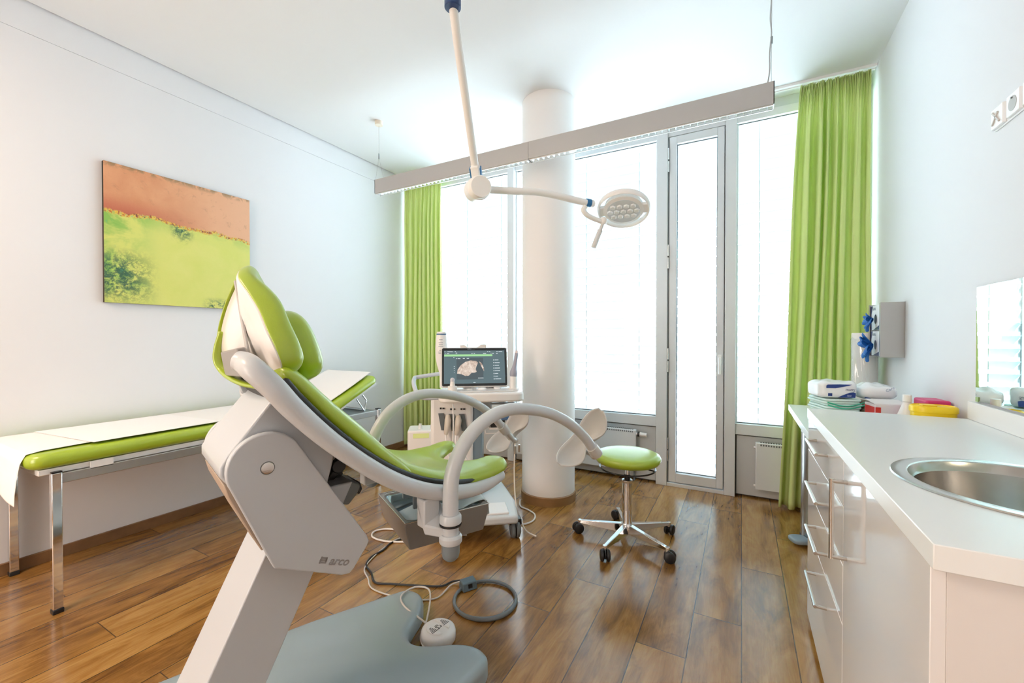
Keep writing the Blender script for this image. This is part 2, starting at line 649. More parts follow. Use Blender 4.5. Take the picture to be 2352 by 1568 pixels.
# balcony door
d = struct('door_1', MB().box(-.526, YF + .0, 0, -.5155, YF + .06, 2.81).box(-.1185, YF + .0, 0, -.111, YF + .06, 2.81).box(-.46, YF + .03, 0, -.16, YF + .06, .034).box(-.525, YF - .03, 2.806, -.112, YF + .06, 2.862).box(-.525, YF - .045, 0, -.112, YF + .08, .028), grey_frame, bevel=.002)
lf = mk('door_leaf', MB().box(-.515, YF - .035, .036, -.460, YF + .03, 2.80).box(-.167, YF - .035, .036, -.119, YF + .03, 2.80)
        .box(-.460, YF - .035, .036, -.167, YF + .03, .108).box(-.460, YF - .035, 2.742, -.167, YF + .03, 2.80), grey_frame, d, bevel=.004)
mk('gasket', MB().box(-.460, YF + .0, .108, -.455, YF + .008, 2.742).box(-.172, YF, .108, -.167, YF + .008, 2.742).box(-.46, YF, .108, -.167, YF + .008, .114).box(-.46, YF, 2.736, -.167, YF + .008, 2.742), dark_grey, d)
mk('glass_pane', MB().box(-.456, YF + .002, .112, -.171, YF + .010, 2.738), thin_glass('door_glass'), d)
mk('door_handle', MB().obox((-.143, YF - .04, 1.03), (1, 0, 0), (0, 1, 0), (0, 0, 1), .013, .006, .035)
   .tube([(-.143, YF - .04, 1.04), (-.143, YF - .085, 1.04)], .008).tube(cr([(-.143, YF - .08, 1.045), (-.143, YF - .09, 1.0), (-.143, YF - .088, .92)]), .009, 10), M('white_handle', (.9, .9, .9), .3), d, bevel=.002)
for z in (.30, 1.02, 1.85, 2.62):
    mk('hinge', MB().cyl((-.520, YF - .045, z), (-.520, YF - .045, z + .09), .007, seg=12).cyl((-.520, YF - .045, z - .10), (-.520, YF - .045, z - .012), .007, seg=12), steel, d)
mk('seal_strip', MB().box(-.5245, YF - .034, .03, -.516, YF - .02, 2.80), dark_grey, d)

# outside: pale paving, exterior blinds
struct('terrace', MB().box(-9, YF + .12, -.25, 7, 14, -.12), M('pale_paving', (.75, .76, .75), .8, var=.1))
slat_m = M('blind_lamella', (0.50, 0.56, 0.58), 0.5)
BL = [(XL + .04, -1.99, 'left window bay', 1.0), (-1.94, -.60, 'window bay right of the column', 1.0),
      (-.53, -.105, 'narrow glazed door', 1.0), (-.045, XR, 'right window bay by the tall curtain', 1.0)]
for a, b, where, _ in BL:
    t = thing('venetian_blind', ((a + b) / 2, YF + .2, .0), 'white exterior slatted blind outside the ' + where, 'blind', 'exterior blinds')
    s = MB()
    z = .06
    W, TL = .047, R(38)
    while z < 2.90:
        pf = []
        for k in range(7):
            q = -1 + 2 * k / 6
            yy, zz = q * W, (1 - q * q) * .006
            pf.append((YF + .2 + yy * math.cos(TL) + zz * math.sin(TL), z - yy * math.sin(TL) + zz * math.cos(TL)))
        s.add([(x, p[0], p[1]) for x in (a + .012, b - .012) for p in pf], [(k, k + 1, 8 + k, 7 + k) for k in range(6)])
        z += .080
    mk('slats', s, slat_m, t, ang=60)
    mk('guide_rail', MB().box(a, YF + .185, -.1, a + .010, YF + .215, 2.93).box(b - .010, YF + .185, -.1, b, YF + .215, 2.93), dark_grey, t)
    if b - a > .6:
        mid = (a + b) / 2
        mk('ladder_cord', MB().box(a + .16, YF + .149, .0, a + .164, YF + .151, 2.93).box(b - .19, YF + .149, .0, b - .186, YF + .151, 2.93).box(mid, YF + .149, 0, mid + .004, YF + .151, 2.93), M('cord_grey', (.45, .5, .52), .6), t)

# radiators behind the lower panels' front
for nm, a, b, lab in (('l', -1.90, -.765, 'low white panel radiator under the wide window, with a thermostat valve'), ('r', .095, .66, 'low white panel radiator under the right window, partly behind the curtain')):
    t = thing('radiator', ((a + b) / 2, YF - .06, .08), lab, 'radiator')
    mk('panel', MB().box(a, YF - .075, .085, b, YF - .035, .43), M('radiator_enamel', (.72, .74, .75), .35), t, bevel=.006)
    g = MB()
    x = a + .03
    while x < b - .02:
        g.box(x, YF - .068, .4302, x + .009, YF - .042, .4315)
        x += .016
    mk('top_grille', g, black, t)
    gg = MB()
    x = a + .03
    while x < b - .02:
        gg.box(x, YF - .0765, .408, x + .009, YF - .0745, .420)
        x += .016
    mk('front_grille', gg, dark_grey, t)
    mk('wall_bracket', MB().box(a + .05, YF - .036, .1, a + .08, YF - .006, .4), mid_grey, t)
    mk('wall_bracket', MB().box(b - .08, YF - .036, .1, b - .05, YF - .006, .4), mid_grey, t)
    if nm == 'l':
        mk('thermostat_valve', MB().cyl((b, YF - .055, .395), (b + .03, YF - .055, .395), .013).cyl((b + .028, YF - .055, .395), (b + .085, YF - .055, .392), .019, .016), white_pl, t, bevel=.002)
        mk('valve_ring', MB().cyl((b + .012, YF - .055, .395), (b + .028, YF - .055, .395), .021), black, t)
        mk('supply_pipe', MB().cyl((b - .02, YF - .03, .0), (b - .02, YF - .03, .39), .008), mid_grey, t)
    else:
        mk('vent_plug', MB().cyl((a - .012, YF - .055, .39), (a, YF - .055, .39), .008), white_pl, t)
        mk('vent_plug', MB().cyl((a - .012, YF - .055, .11), (a, YF - .055, .11), .008), white_pl, t)

# column
t = thing('column', (-1.27, 2.90, 0), 'round white column from floor to ceiling in front of the windows', 'column')
mk('shaft', MB().cyl((-1.27, 2.9, .066), (-1.27, 2.9, ZC - .0005), .196, seg=96), M('column_paint', (.88, .87, .86), .6), t, ang=60)
mk('baseboard', MB().lathe((-1.27, 2.9, 0), [(.204, 0.0), (.204, .060), (.200, .064), (.190, .066)], 96), M('skirting_wood_warm', (.28, .15, .06), .38, bump=.1, bscale=30, var=.3, vscale=14), t, ang=40)

# curtain track
t = thing('curtain_track', (-1.2, 3.5, 2.92), 'white curtain rail fixed along the ceiling above the windows', 'curtain rail')
mk('rail', MB().box(XL + .03, 3.46, 2.918, XR - .003, 3.475, ZC).box(XL + .03, 3.50, 2.918, XR - .003, 3.515, ZC).box(XL + .03, 3.475, 2.925, XR - .003, 3.50, ZC), white_pl, t)


def curtain(nm, xt0, xt1, xb0, xb1, yc, ztop, zbot, folds, seed, label, amp=.036):
    rnd = random.Random(seed)
    ph = [rnd.uniform(0, 6.28) for _ in range(8)]
    kn = [0.0]
    for i in range(folds):
        kn.append(kn[-1] + rnd.uniform(.55, 1.5))
    kn = [k / kn[-1] for k in kn]
    am = [rnd.uniform(.6, 1.0) for _ in range(folds + 1)]
    cr_ = [rnd.uniform(.6, 1.25) for _ in range(folds + 1)]

    def fold(s):
        for i in range(folds):
            if s <= kn[i + 1] + 1e-9:
                u = (s - kn[i]) / (kn[i + 1] - kn[i])
                f_ = am[i] * (1 - u) + am[i + 1] * u
                q = 2 * PI * u
                # omega-shaped pleat: the flanks tuck behind the crest
                return -math.cos(q) * f_, (kn[i + 1] - kn[i]) * .125 * cr_[i] * math.sin(2 * q)
        return 0, 0

    def fn(a, b):
        z = ztop + (zbot - ztop) * b
        big = min(1, .25 + b * 5)
        gath = max(0, 1 - b * 12)
        w = b ** .8
        x0 = xt0 + (xb0 - xt0) * w
        x1 = xt1 + (xb1 - xt1) * w
        s2 = max(0, min(1, a + .012 * math.sin(a * 9 + ph[0] + b * 3.0) * math.sin(PI * a)))
        fy, fx = fold(s2)
        y = yc + amp * fy * big * (1 - .35 * math.sin(2.4 * b + a * 7 + ph[1]) ** 2)
        y += gath * .010 * math.sin(a * folds * 40 + ph[2]) + .004 * math.sin(a * folds * 20 + 3 * b + ph[3]) * max(0, 1 - 2.0 * b)
        x = x0 + (x1 - x0) * (a + fx * min(1, b * 3)) + .006 * math.sin(b * 7 + a * 6 + ph[4])
        return Vector((min(x, XR - .012), y, z + .004 * math.sin(a * 40) * b))
    c = mk(nm, MB().grid(fn, folds * 56, 60), green_c, ang=180, solid=.0016, label=label, cat='curtain')
    return c


curtain('curtain', -3.232, -2.735, -3.245, -2.735, 3.50, 2.905, .02, 8, 5, 'green floor-length curtain in the left corner beside the couch', .038)
curtain('curtain', .345, .715, .235, .728, 3.47, 2.905, .02, 7, 11, 'tall green floor-length curtain in the right corner beside the white worktop', .050)

# painting
t = thing('painting', (-3.24, 1.42, 1.40), 'large unframed abstract canvas, orange above green, on the left wall', 'painting')
mk('canvas', MB().box(XL + .022, 1.014, 1.403, XL + .026, 1.835, 2.221), painting_mat(), t)
mk('stretcher', MB().box(XL + .001, 1.014, 1.403, XL + .0215, 1.835, 2.221), M('dark_canvas_edge', (.035, .03, .02), .8), t)

# linear pendant luminaire
FX0, FX1, FY, FZ0, FZ1 = -2.592, .137, 2.45, 2.352, 2.462
t = thing('pendant_luminaire', (-1.22, FY, FZ0), 'long slim silver linear lamp hanging on wires across the room', 'ceiling lamp')
alu = M('anodised_aluminium', (.48, .47, .46), .42, metal=.35)
sx = -1.216
mk('housing', MB().box(FX0, FY, FZ0, sx - .001, FY + .008, FZ1).box(sx + .001, FY, FZ0, FX1, FY + .008, FZ1)
   .box(FX0, FY + .056, FZ0 + .028, FX1, FY + .064, FZ1).box(FX0, FY + .008, FZ1 - .03, FX1, FY + .056, FZ1 - .024)
   .box(FX0, FY, FZ0, FX0 + .004, FY + .064, FZ1).box(FX1 - .004, FY, FZ0, FX1, FY + .064, FZ1), alu, t)
lv = MB()
x = FX0 + .04
while x < FX1 - .02:
    lv.add([(x - .003, FY + .009, FZ0 + .030), (x + .003, FY + .009, FZ0 + .030), (x, FY + .009, FZ0 - .004),
            (x - .009, FY + .055, FZ0 + .032), (x + .009, FY + .055, FZ0 + .032), (x, FY + .055, FZ0 - .004)],
           [(0, 2, 5, 3), (2, 1, 4, 5), (0, 1, 2), (3, 5, 4)])
    x += .0365
lv.box(FX0 + .004, FY + .008, FZ0 - .006, FX1 - .004, FY + .012, FZ0 + .03).box(FX0 + .004, FY + .054, FZ0 - .006, FX1 - .004, FY + .058, FZ0 - .001)
mk('louvre', lv, M('mirror_louvre', (.92, .94, .94), .25, metal=.5), t, ang=20)
mk('seam_plate', MB().box(sx - .004, FY - .0005, FZ0 - .006, sx + .004, FY + .0, FZ0 + .0).box(sx - .003, FY + .008, FZ0 - .007, sx + .003, FY + .056, FZ0 - .004), dark_grey, t)
wire = M('steel_wire', (.5, .5, .5), .4, metal=.6)
xr = FX0 + .015
mk('wire', MB().cyl((-2.575, FY + .032, 2.90), (-2.575, FY + .032, 2.66), .0012, seg=6)
   .cyl((-2.575, FY + .032, 2.65), (-2.59, FY + .01, FZ1), .0009, seg=6).cyl((-2.575, FY + .032, 2.65), (-2.545, FY + .055, FZ1), .0009, seg=6), wire, t)
mk('wire_clamp', MB().cyl((-2.575, FY + .032, 2.68), (-2.575, FY + .032, 2.635), .004, .005, 8), mid_grey, t)
mk('ceiling_rose', MB().lathe((-2.575, FY + .032, 2.905), [(.0, 0), (.030, 0), (.031, .03)], 24), M('cream_rose', (.82, .74, .62), .5), t)
xw = .125
mk('wire', MB().cyl((xw, FY + .032, ZC), (xw, FY + .032, FZ1), .0012, seg=6), wire, t)
mk('power_cable', MB().tube(cr([(xw + .002, FY + .03, ZC), (xw - .006, FY + .03, 2.80), (xw - .001, FY + .03, 2.72), (xw - .008, FY + .03, 2.62), (xw - .008, FY + .03, 2.53), (xw - .018, FY + .03, FZ1)], 6), .0032, 8), M('grey_cable', (.42, .43, .44), .5), t)
mk('wire_clamp', MB().cyl((xw, FY + .032, 2.70), (xw, FY + .032, 2.665), .006, .005, 8), mid_grey, t)

# ============================================================ EXAM COUCH along the left wall
t = thing('exam_couch', (-2.92, 1.55, 0), 'long green padded examination couch with chrome legs along the left wall', 'couch')
X0, X1 = -3.235, -2.605
for (x, y) in ((X1 - .008, .652), (X0 + .012, .652), (X1 - .008, 2.50), (X0 + .012, 2.50)):
    l = mk('leg', MB().box(x - .0165, y - .0165, .020, x + .0165, y + .0165, .612), chrome, t, bevel=.003)
    mk('foot', MB().box(x - .018, y - .018, 0, x + .018, y + .018, .020), black, l, bevel=.003)
    mk('leg_cap', MB().box(x - .0165, y - .0165, .6122, x + .0165, y + .0165, .618), black, l)
rail = MB()
for x in (X1 - .008, X0 + .012):
    rail.box(x - .012, .652, .562, x + .012, 2.50, .606)
for y in (.70, 2.50):
    rail.box(X0, y - .012, .566, X1, y + .012, .602)
mk('frame', rail, M('dull_chrome', (.50, .50, .49), .3, metal=.85), t, bevel=.003)
mk('underboard', MB().box(X0 + .01, .60, .607, X1 - .01, 1.98, .632), white_pl, t, bevel=.003)


def cushion(cx0, cx1, y0, y1, z0, z1, e=.28):
    c = Vector(((cx0 + cx1) / 2, (y0 + y1) / 2, (z0 + z1) / 2))
    b = MB()
    b.blob(c, ((cx1 - cx0) / 2, 0, 0), (0, (y1 - y0) / 2, 0), (0, 0, (z1 - z0) / 2), 1, 64, 24)
    for v in b.v:
        d_ = v - c
        a_ = [abs(d_.x) / ((cx1 - cx0) / 2), abs(d_.y) / ((y1 - y0) / 2), abs(d_.z) / ((z1 - z0) / 2)]
    return b


def padbox(c, ax, ay, az, hx, hy, hz, r=.02, rc=.05):
    """upholstered slab: rounded corners in plan, rounded rims"""
    c, ax, ay, az = Vector(c), Vector(ax).normalized(), Vector(ay).normalized(), Vector(az).normalized()
    b = MB()
    prof = []
    n = 6
    for k in range(n + 1):
        a = R(-90 + 90 * k / n)
        prof.append((r * (1 - math.cos(a)), -hz + r + r * math.sin(a)))
    for k in range(n + 1):
        a = R(90 * k / n)
        prof.append((r * (1 - math.cos(a)), hz - r + r * math.sin(a)))
    rings = []
    for ins, z in prof:
        rings.append([c + ax * p[0] + ay * p[1] + az * z for p in rrect(0, 0, hx - ins, hy - ins, max(rc - ins, .004), 6)])
    for q in (.5, .0):
        rings.append([c + ax * p[0] + ay * p[1] + az * (hz + .004 * (1 - q)) for p in rrect(0, 0, (hx - r) * q + .004, (hy - r) * q + .004, .003, 6)])
    m = len(rings[0])
    vs = [p for rg in rings for p in rg]
    fs = [(i * m + k, i * m + (k + 1) % m, (i + 1) * m + (k + 1) % m, (i + 1) * m + k) for i in range(len(rings) - 1) for k in range(m)]
    fs.append(list(range(m))[::-1])
    fs.append([(len(rings) - 1) * m + k for k in range(m)])
    return b.add(vs, fs)


mk('cushion', padbox((-2.922, 1.30, .668), (1, 0, 0), (0, 1, 0), (0, 0, 1), .328, .735, .034, .03, .06), green_v, t, ang=180)
# raised head section
hd = Vector((0, math.cos(R(25)), math.sin(R(25))))
hn = Vector((0, -math.sin(R(25)), math.cos(R(25))))
hc = Vector((-2.922, 2.06, .668)) + hd * .235 + hn * .0
mk('head_cushion', padbox(hc, (1, 0, 0), hd, hn, .328, .235, .032, .028, .06), green_v, t, ang=180)
mk('head_board', MB().obox(hc - hn * .042, (1, 0, 0), hd, hn, .30, .22, .008), white_pl, t)
st = MB()
for x in (-3.17, -2.66):
    st.tube([(x, 2.36, .76), (x, 2.42, .69), (x, 2.40, .605)], .006, 8)
    st.tube([(x, 2.30, .74), (x, 2.40, .605)], .005, 8)
st.cyl((-3.17, 2.40, .61), (-2.66, 2.40, .61), .008, seg=10)
mk('head_ratchet', st, chrome, t)
mk('frame_tray', MB().box(X0 + .02, 2.20, .575, X1 - .02, 2.49, .600), mid_grey, t, bevel=.004)
mk('paper_clip', MB().box(X1 - .004, .76, .600, X1 + .004, .84, .634), white_pl, t)

# paper roll sheet, draped over the near end (a loose thing on the couch)


def sheet(a, b):
    # a along (from hanging end up over the edge to the head), b across
    path = [(.535, .535), (.538, .575), (.545, .62), (.556, .675), (.575, .702), (.62, .708), (.8, .7095), (1.2, .7095), (1.6, .7095), (1.95, .7095), (2.06, .715), (2.20, .787), (2.32, .845), (2.44, .899), (2.475, .912)]
    s = a * (len(path) - 1)
    i = min(int(s), len(path) - 2)
    f = s - i
    y = path[i][0] * (1 - f) + path[i + 1][0] * f
    z = path[i][1] * (1 - f) + path[i + 1][1] * f
    x = -3.20 + .545 * b
    if i < 4:
        k = (1 - a * 14 / 4)
        x = -3.20 + .545 * b + .035 * b * k
        z -= .035 * b * k
        y -= .004 * math.sin(b * 9) * k
    else:
        z += .0008 * math.sin(b * 7 + a * 30) * math.sin(a * 17 + b) + .0004
        x += .010 * math.sin(a * 23 + 1.3) * (b - .2)
    return Vector((x, y, z + .001))


mk('paper_cover', MB().grid(sheet, 120, 24), paper, ang=180, solid=.0012, label='white paper cover running along the green couch and hanging over its near end', cat='paper sheet')
mk('paper_pad', MB().prism([(-3.18, .72, .7140), (-2.628, .78, .7140), (-2.640, 1.33, .7140), (-3.16, 1.28, .7140)], (0, 0, .0016)), M('pad_paper', (.9, .9, .9), .8, bump=.2, bscale=40),
   label='white rectangular paper pad lying on top of the couch paper near its near end', cat='paper pad')
# ============================================================ GYNAECOLOGICAL CHAIR
HD = R(71.7)
CU = Vector((math.cos(HD), math.sin(HD), 0))
CV = Vector((math.sin(HD), -math.cos(HD), 0))
CO = Vector((-.99, 1.355, 0))


def ch(u, v, z):
    return CO + CU * u + CV * v + Vector((0, 0, z))


def chp(pts, v):
    return [ch(p[0], v, p[1]) for p in pts]


E3 = Vector((0, 0, 1))
CT = ch(-.85, 0, 0)
t = thing('gynaecological_chair', CT, 'green padded gynaecological examination chair on a slanted post and grey floor plate, in the foreground', 'examination chair')

# floor plate with two lobes
right = [(-1.35, .34), (-1.0, .335), (-.5, .31), (-.25, .28), (-.10, .262), (-.035, .235), (-.018, .195), (-.028, .145), (-.065, .095), (-.13, .045), (-.175, .0)]
left = [(-.185, -.04), (-.165, -.085), (-.115, -.125), (-.06, -.165), (-.02, -.215), (-.008, -.27), (-.030, -.325), (-.09, -.348), (-.25, -.375), (-.5, -.412), (-1.0, -.44), (-1.35, -.445)]
outl = cr([Vector((p[0], p[1], 0)) for p in right + left], 4)
b = MB()


def inset(poly, dist):
    n = len(poly)
    o = []
    for i in range(n):
        a, c = poly[i - 1], poly[(i + 1) % n]
        tg = (c - a)
        tg.normalize()
        o.append(poly[i] + Vector((-tg.y, tg.x, 0)) * dist)
    return o


sg = 1
area2 = sum(outl[i - 1].x * outl[i].y - outl[i].x * outl[i - 1].y for i in range(len(outl)))
sg = 1 if area2 > 0 else -1
rings = [(0, .004), (0, .045)] + [(.030 * (1 - math.cos(R(q))), .048 + .026 * math.sin(R(q))) for q in (20, 40, 60, 90)]
vs, fs = [], []
m = len(outl)
for ins, z in rings:
    for p in inset(outl, ins * sg):
        vs.append(ch(p.x, p.y, z))
for i in range(len(rings) - 1):
    for k in range(m):
        fs.append((i * m + k, i * m + (k + 1) % m, (i + 1) * m + (k + 1) % m, (i + 1) * m + k))
fs.append([(len(rings) - 1) * m + k for k in range(m)])
b.add(vs, fs)
mk('base_plate', b, base_grey, t, ang=50)

# slanted post
post = [(-.955, .062), (-.795, .062), (-.455, .76), (-.628, .76)]
mk('post', MB().prism(chp(post, -.10), CV * .20), chair_lt, t, bevel=.004)
# cut the overlap: upper housing
casing = [(-.668, 1.062), (-.784, .912), (-.800, .885), (-.800, .862), (-.786, .842), (-.66, .70), (-.56, .74), (-.528, .862), (-.565, .93)]
mk('housing', MB().prism(chp(casing, -.15), CV * .30), chair_lt, t, bevel=.006, seg=3)
mk('housing_gap', MB().prism(chp([(-.668, 1.066), (-.672, 1.062), (-.59, .97), (-.58, .97)], -.13), CV * .26), black, t)
# side plates
arc_pts = []
cu0, cz0, rr0 = -.704, .872, .088
for q in range(40, 215, 10):
    arc_pts.append((cu0 + rr0 * math.cos(R(q)), cz0 + rr0 * math.sin(R(q))))
plate = arc_pts + [(-.700, .635), (-.690, .612), (-.675, .606), (-.520, .530), (-.498, .526), (-.486, .536), (-.446, .588), (-.440, .602), (-.446, .618)]
for s in (1, -1):
    v0 = .155 if s > 0 else -.179
    sp_ = mk('side_plate', MB().prism(chp(plate, v0), CV * .024), chair_lt, t, bevel=.004, seg=3, ang=40)
    mk('pivot_cap', MB().lathe(ch(cu0, s * .179, cz0), [(.0145, -.002), (.0145, .0016), (.013, .002), (0, .002)], 32, CV * s), steel, sp_)
    mk('cap_ring', MB().lathe(ch(cu0, s * .179, cz0), [(.0165, -.002), (.0165, .0006), (.0146, .0006)], 32, CV * s), dark_grey, sp_)
    if s > 0:
        eng = M('engraved_grey', (.27, .27, .27), .5)
        xd = (CU * 1.0 - E3 * .42).normalized()
        xd = (ch(-.50, 0, .535) - ch(-.68, 0, .612)).normalized()
        yd = xd.cross(-CV).normalized()
        if yd.z < 0:
            yd = -yd
        o0 = ch(-.558, .1795, .575)
        text('lettering', 'arco', .032, o0, xd, yd, eng, sp_, .0004, .25, .0006)
        eb = MB()
        c0 = o0 - xd * .018 + yd * .010
        eb.obox(c0, xd, yd, CV, .010, .0025, .0004)
        eb.obox(c0 + yd * .006 + xd * .002, xd, yd, CV, .008, .002, .0004)
        eb.obox(c0 - yd * .006 - xd * .002, xd, yd, CV, .008, .002, .0004)
        eb.obox(c0 - xd * .007, xd, yd, CV, .002, .009, .0004)
        eb.obox(c0 + xd * .008, xd, yd, CV, .002, .008, .0004)
        mk('emblem', eb, eng, sp_)
# rear cover between the plates
rc = [(-.792, .842), (-.784, .81), (-.735, .70), (-.712, .655), (-.700, .655), (-.70, .72), (-.72, .80)]
mk('rear_cover', MB().prism(chp(rc, -.150), CV * .30), M('beige_cover', (.48, .38, .29), .45), t, bevel=.003)
# drive unit under the seat
du = [(-.60, .78), (-.545, .815), (-.511, .832), (-.47, .802), (-.453, .765), (-.47, .745), (-.50, .72), (-.56, .70)]
mk('drive_bracket', MB().prism(chp(du, -.05), CV * .075), black, t, bevel=.006)
mk('drive_joint', MB().cyl(ch(-.478, .02, .800), ch(-.478, .052, .800), .022).prism(chp([(-.49, .79), (-.465, .785), (-.52, .725), (-.54, .73)], .026), CV * .016), black, t, bevel=.003)
mo = [(-.474, .765), (-.408, .728), (-.400, .716), (-.416, .690), (-.442, .664), (-.463, .672), (-.508, .735)]
mk('drive_motor', MB().prism(chp(mo, -.07), CV * .105), mid_grey, t, bevel=.006)
mk('motor_cap', MB().prism(chp([(-.410, .732), (-.397, .722), (-.390, .700), (-.400, .684), (-.414, .692), (-.402, .714)], -.065), CV * .085), black, t, bevel=.004)
mk('link_arm', MB().prism(chp([(-.482, .838), (-.446, .808), (-.456, .788), (-.492, .816)], .0), CV * .035), chrome, t, bevel=.002)

# ---------- frame rail: a U-shaped tube from one seat tip round behind the backrest to the other
prof = [(.062, .694, .022), (-.03, .680, .024), (-.12, .683, .026), (-.22, .704, .027), (-.31, .738, .027), (-.40, .788, .027), (-.49, .855, .027), (-.58, .935, .028),
        (-.66, 1.020, .030), (-.705, 1.078, .031), (-.74, 1.120, .032), (-.752, 1.137, .030)]


def rail_v(i):
    return [.205, .222, .232, .238, .242, .245, .248, .25, .25, .246, .225, .190][i]


for sd in (1, -1):
    pr_ = prof + [(-.766, 1.1435, .026), (-.774, 1.146, .012)] if sd > 0 else prof[:9] + [(-.668, 1.030, .012)]
    pts = [ch(p[0], sd * (rail_v(i) if i < len(prof) else (.172 if i == len(prof) else .166)), p[1]) for i, p in enumerate(pr_)]
    rad = [p[2] * .90 for p in pr_]
    sm = cr(pts, 5)
    rs = []
    for i in range(len(rad) - 1):
        for k in range(5):
            rs.append(rad[i] + (rad[i + 1] - rad[i]) * k / 5)
    rs.append(rad[-1])
    rs[0] = .012
    rs[1] = .020
    mk('frame_rail', MB().tube(sm, rs, 20), chair_tube, t, ang=60)

# pan under the cushions
pp = cr([Vector((p[0], p[1] + .004, 0)) for p in prof[1:10]], 6)
b = MB()


def panf(a, c):
    s = a * (len(pp) - 1)
    i = min(int(s), len(pp) - 2)
    q = pp[i].lerp(pp[i + 1], s - i)
    v = -.235 + .47 * c
    return ch(q.x, v, q.y - .012 * (1 - (2 * c - 1) ** 2))


mk('seat_pan', MB().grid(panf, 50, 11), M('pan_dark', (.05, .05, .05), .5), t, ang=180, solid=.012)
for sd in (1, -1):
    eg = []
    for i in range(1, 10):
        a_, b_ = prof[i - 1], prof[i + 1]
        tg = Vector((b_[0] - a_[0], b_[1] - a_[1], 0)).normalized()
        nn = Vector((tg.y, -tg.x, 0))
        eg.append(ch(prof[i][0] + nn.x * prof[i][2] * 1.0, sd * (rail_v(i) - .016), prof[i][1] + nn.y * prof[i][2] * 1.0))
    mk('edge_gap_shade', MB().tube(cr(eg, 6), [.004] + [.0105] * (6 * 8 - 1) + [.004], 10), black, t, ang=180)  # black tube stands in for the shaded gap between cushion and rail


def loft(stations, halfw, ex=.55, seg=40, sub=6):
    """stations: (u_bot, z_bot, u_top, z_top, width factor) -> rounded cushion"""
    A = cr([Vector((s[0], s[1], 0)) for s in stations], sub)
    B = cr([Vector((s[2], s[3], 0)) for s in stations], sub)
    W = cr([Vector((s[4], 0, 0)) for s in stations], sub)
    n = len(A)
    mb = MB()
    vs, fs = [], []
    for i in range(n):
        q = i / (n - 1)
        e = min(1, max(0.02, (1 - abs(2 * q - 1) ** 14) ** .5))
        mid = (A[i] + B[i]) / 2
        hf = (B[i] - A[i]) / 2
        for k in range(seg):
            a = 2 * PI * k / seg
            cv, sv = math.cos(a), math.sin(a)
            x = math.copysign(abs(cv) ** ex, cv)
            y = math.copysign(abs(sv) ** .75, sv)
            p = mid + hf * y * e
            vs.append(ch(p.x, halfw * W[i].x * x * (.88 + .12 * e), p.y))
    for i in range(n - 1):
        for k in range(seg):
            fs.append((i * seg + k, i * seg + (k + 1) % seg, (i + 1) * seg + (k + 1) % seg, (i + 1) * seg + k))
    fs.append(list(range(seg))[::-1])
    fs.append([(n - 1) * seg + k for k in range(seg)])
    return mb.add(vs, fs)


lum = [(-.690, 1.100, -.662, 1.140, .92), (-.650, 1.045, -.615, 1.105, .96), (-.590, .975, -.548, 1.035, .98), (-.51, .893, -.462, .952, 1), (-.43, .822, -.385, .873, 1), (-.35, .768, -.318, .806, 1), (-.305, .745, -.290, .760, .97)]
mk('back_cushion', loft(lum, .225), green_v, t, ang=180)

# seat cushion with a U-shaped cut-out at the front


def seatf(top):
    def fn(a, c):
        v = (2 * c - 1) * .225
        av = abs(v)
        notch = .150 * (max(0, 1 - (av / .125) ** 2.2)) ** .6 if av < .125 else 0
        tip = .105 - .05 * max(0, (av - .17) / .055) ** 2 - .02 * max(0, (.16 - av) / .04) ** 2 * (av > .12)
        uf = tip - notch
        ub = -.395
        u = ub + (uf - ub) * a
        zb = .684 + .55 * max(0, -.10 - u) ** 1.55 * 1.45 + .02 * max(0, u) / .1
        pa = (1 - abs(2 * a - 1) ** 9) ** .5
        pc = (1 - abs(2 * c - 1) ** 7) ** .5
        h = .038 * pa * pc
        return ch(u, v, zb + .018 + (h if top else -.008 * pa * pc))
    return fn


b = MB()
b.grid(seatf(True), 44, 61)
b.grid(seatf(False), 44, 61)
mk('seat_cushion', b, green_v, t, ang=180)

# ---------- backrest: padded oval shell with a white inset plate behind
rim = [(-.728, 0, 1.392), (-.742, .055, 1.362), (-.728, .105, 1.318), (-.712, .145, 1.270), (-.700, .178, 1.215), (-.682, .197, 1.160), (-.668, .190, 1.118), (-.664, .145, 1.092), (-.668, .06, 1.082),
       (-.682, -.04, 1.080), (-.705, -.12, 1.086), (-.730, -.175, 1.110), (-.744, -.198, 1.155), (-.742, -.190, 1.225), (-.730, -.155, 1.300), (-.716, -.10, 1.360), (-.712, -.045, 1.388)]
RC = cr([ch(*p) for p in rim], 6, True)
cen = sum(RC, Vector()) / len(RC)
fwd = (CU * .93 + E3 * .36).normalized()
cen_b = cen.copy()


def shell(levels, mb):
    m = len(RC)
    vs, fs = [], []
    for (r, h) in levels:
        for p in RC:
            q = cen_b + (p - cen_b) * r
            tp = max(0.0, min(1.0, (1.40 - q.z) / .13))
            vs.append(q + fwd * (h * (.62 + .38 * tp * tp * (3 - 2 * tp)) if h > 0 else h))
    for i in range(len(levels) - 1):
        for k in range(m):
            fs.append((i * m + k, i * m + (k + 1) % m, (i + 1) * m + (k + 1) % m, (i + 1) * m + k))
    fs.append([(len(levels) - 1) * m + k for k in range(m)])
    return mb.add(vs, fs)


TH = .062
lv_ = [(.90, .002), (.965, .0)] + [(.965 + .035 * math.sin(R(q)) if q < 90 else 1 - .16 * (1 - math.sin(R(q))) ** 1.0, TH * (.5 - .5 * math.cos(R(q)))) for q in range(10, 181, 10)] + [(.6, TH * 1.10), (.3, TH * 1.15), (.02, TH * 1.17)]
mk('backrest_pad', shell(lv_, MB()), green_v, t, ang=180)
shl = M('shell_white', (.84, .82, .80), .22)
mk('backrest_shell', shell([(.955, .003), (.955, -.003), (.93, -.006), (.6, -.010), (.3, -.012), (.02, -.013)][::1], MB()), shl, t, ang=50)
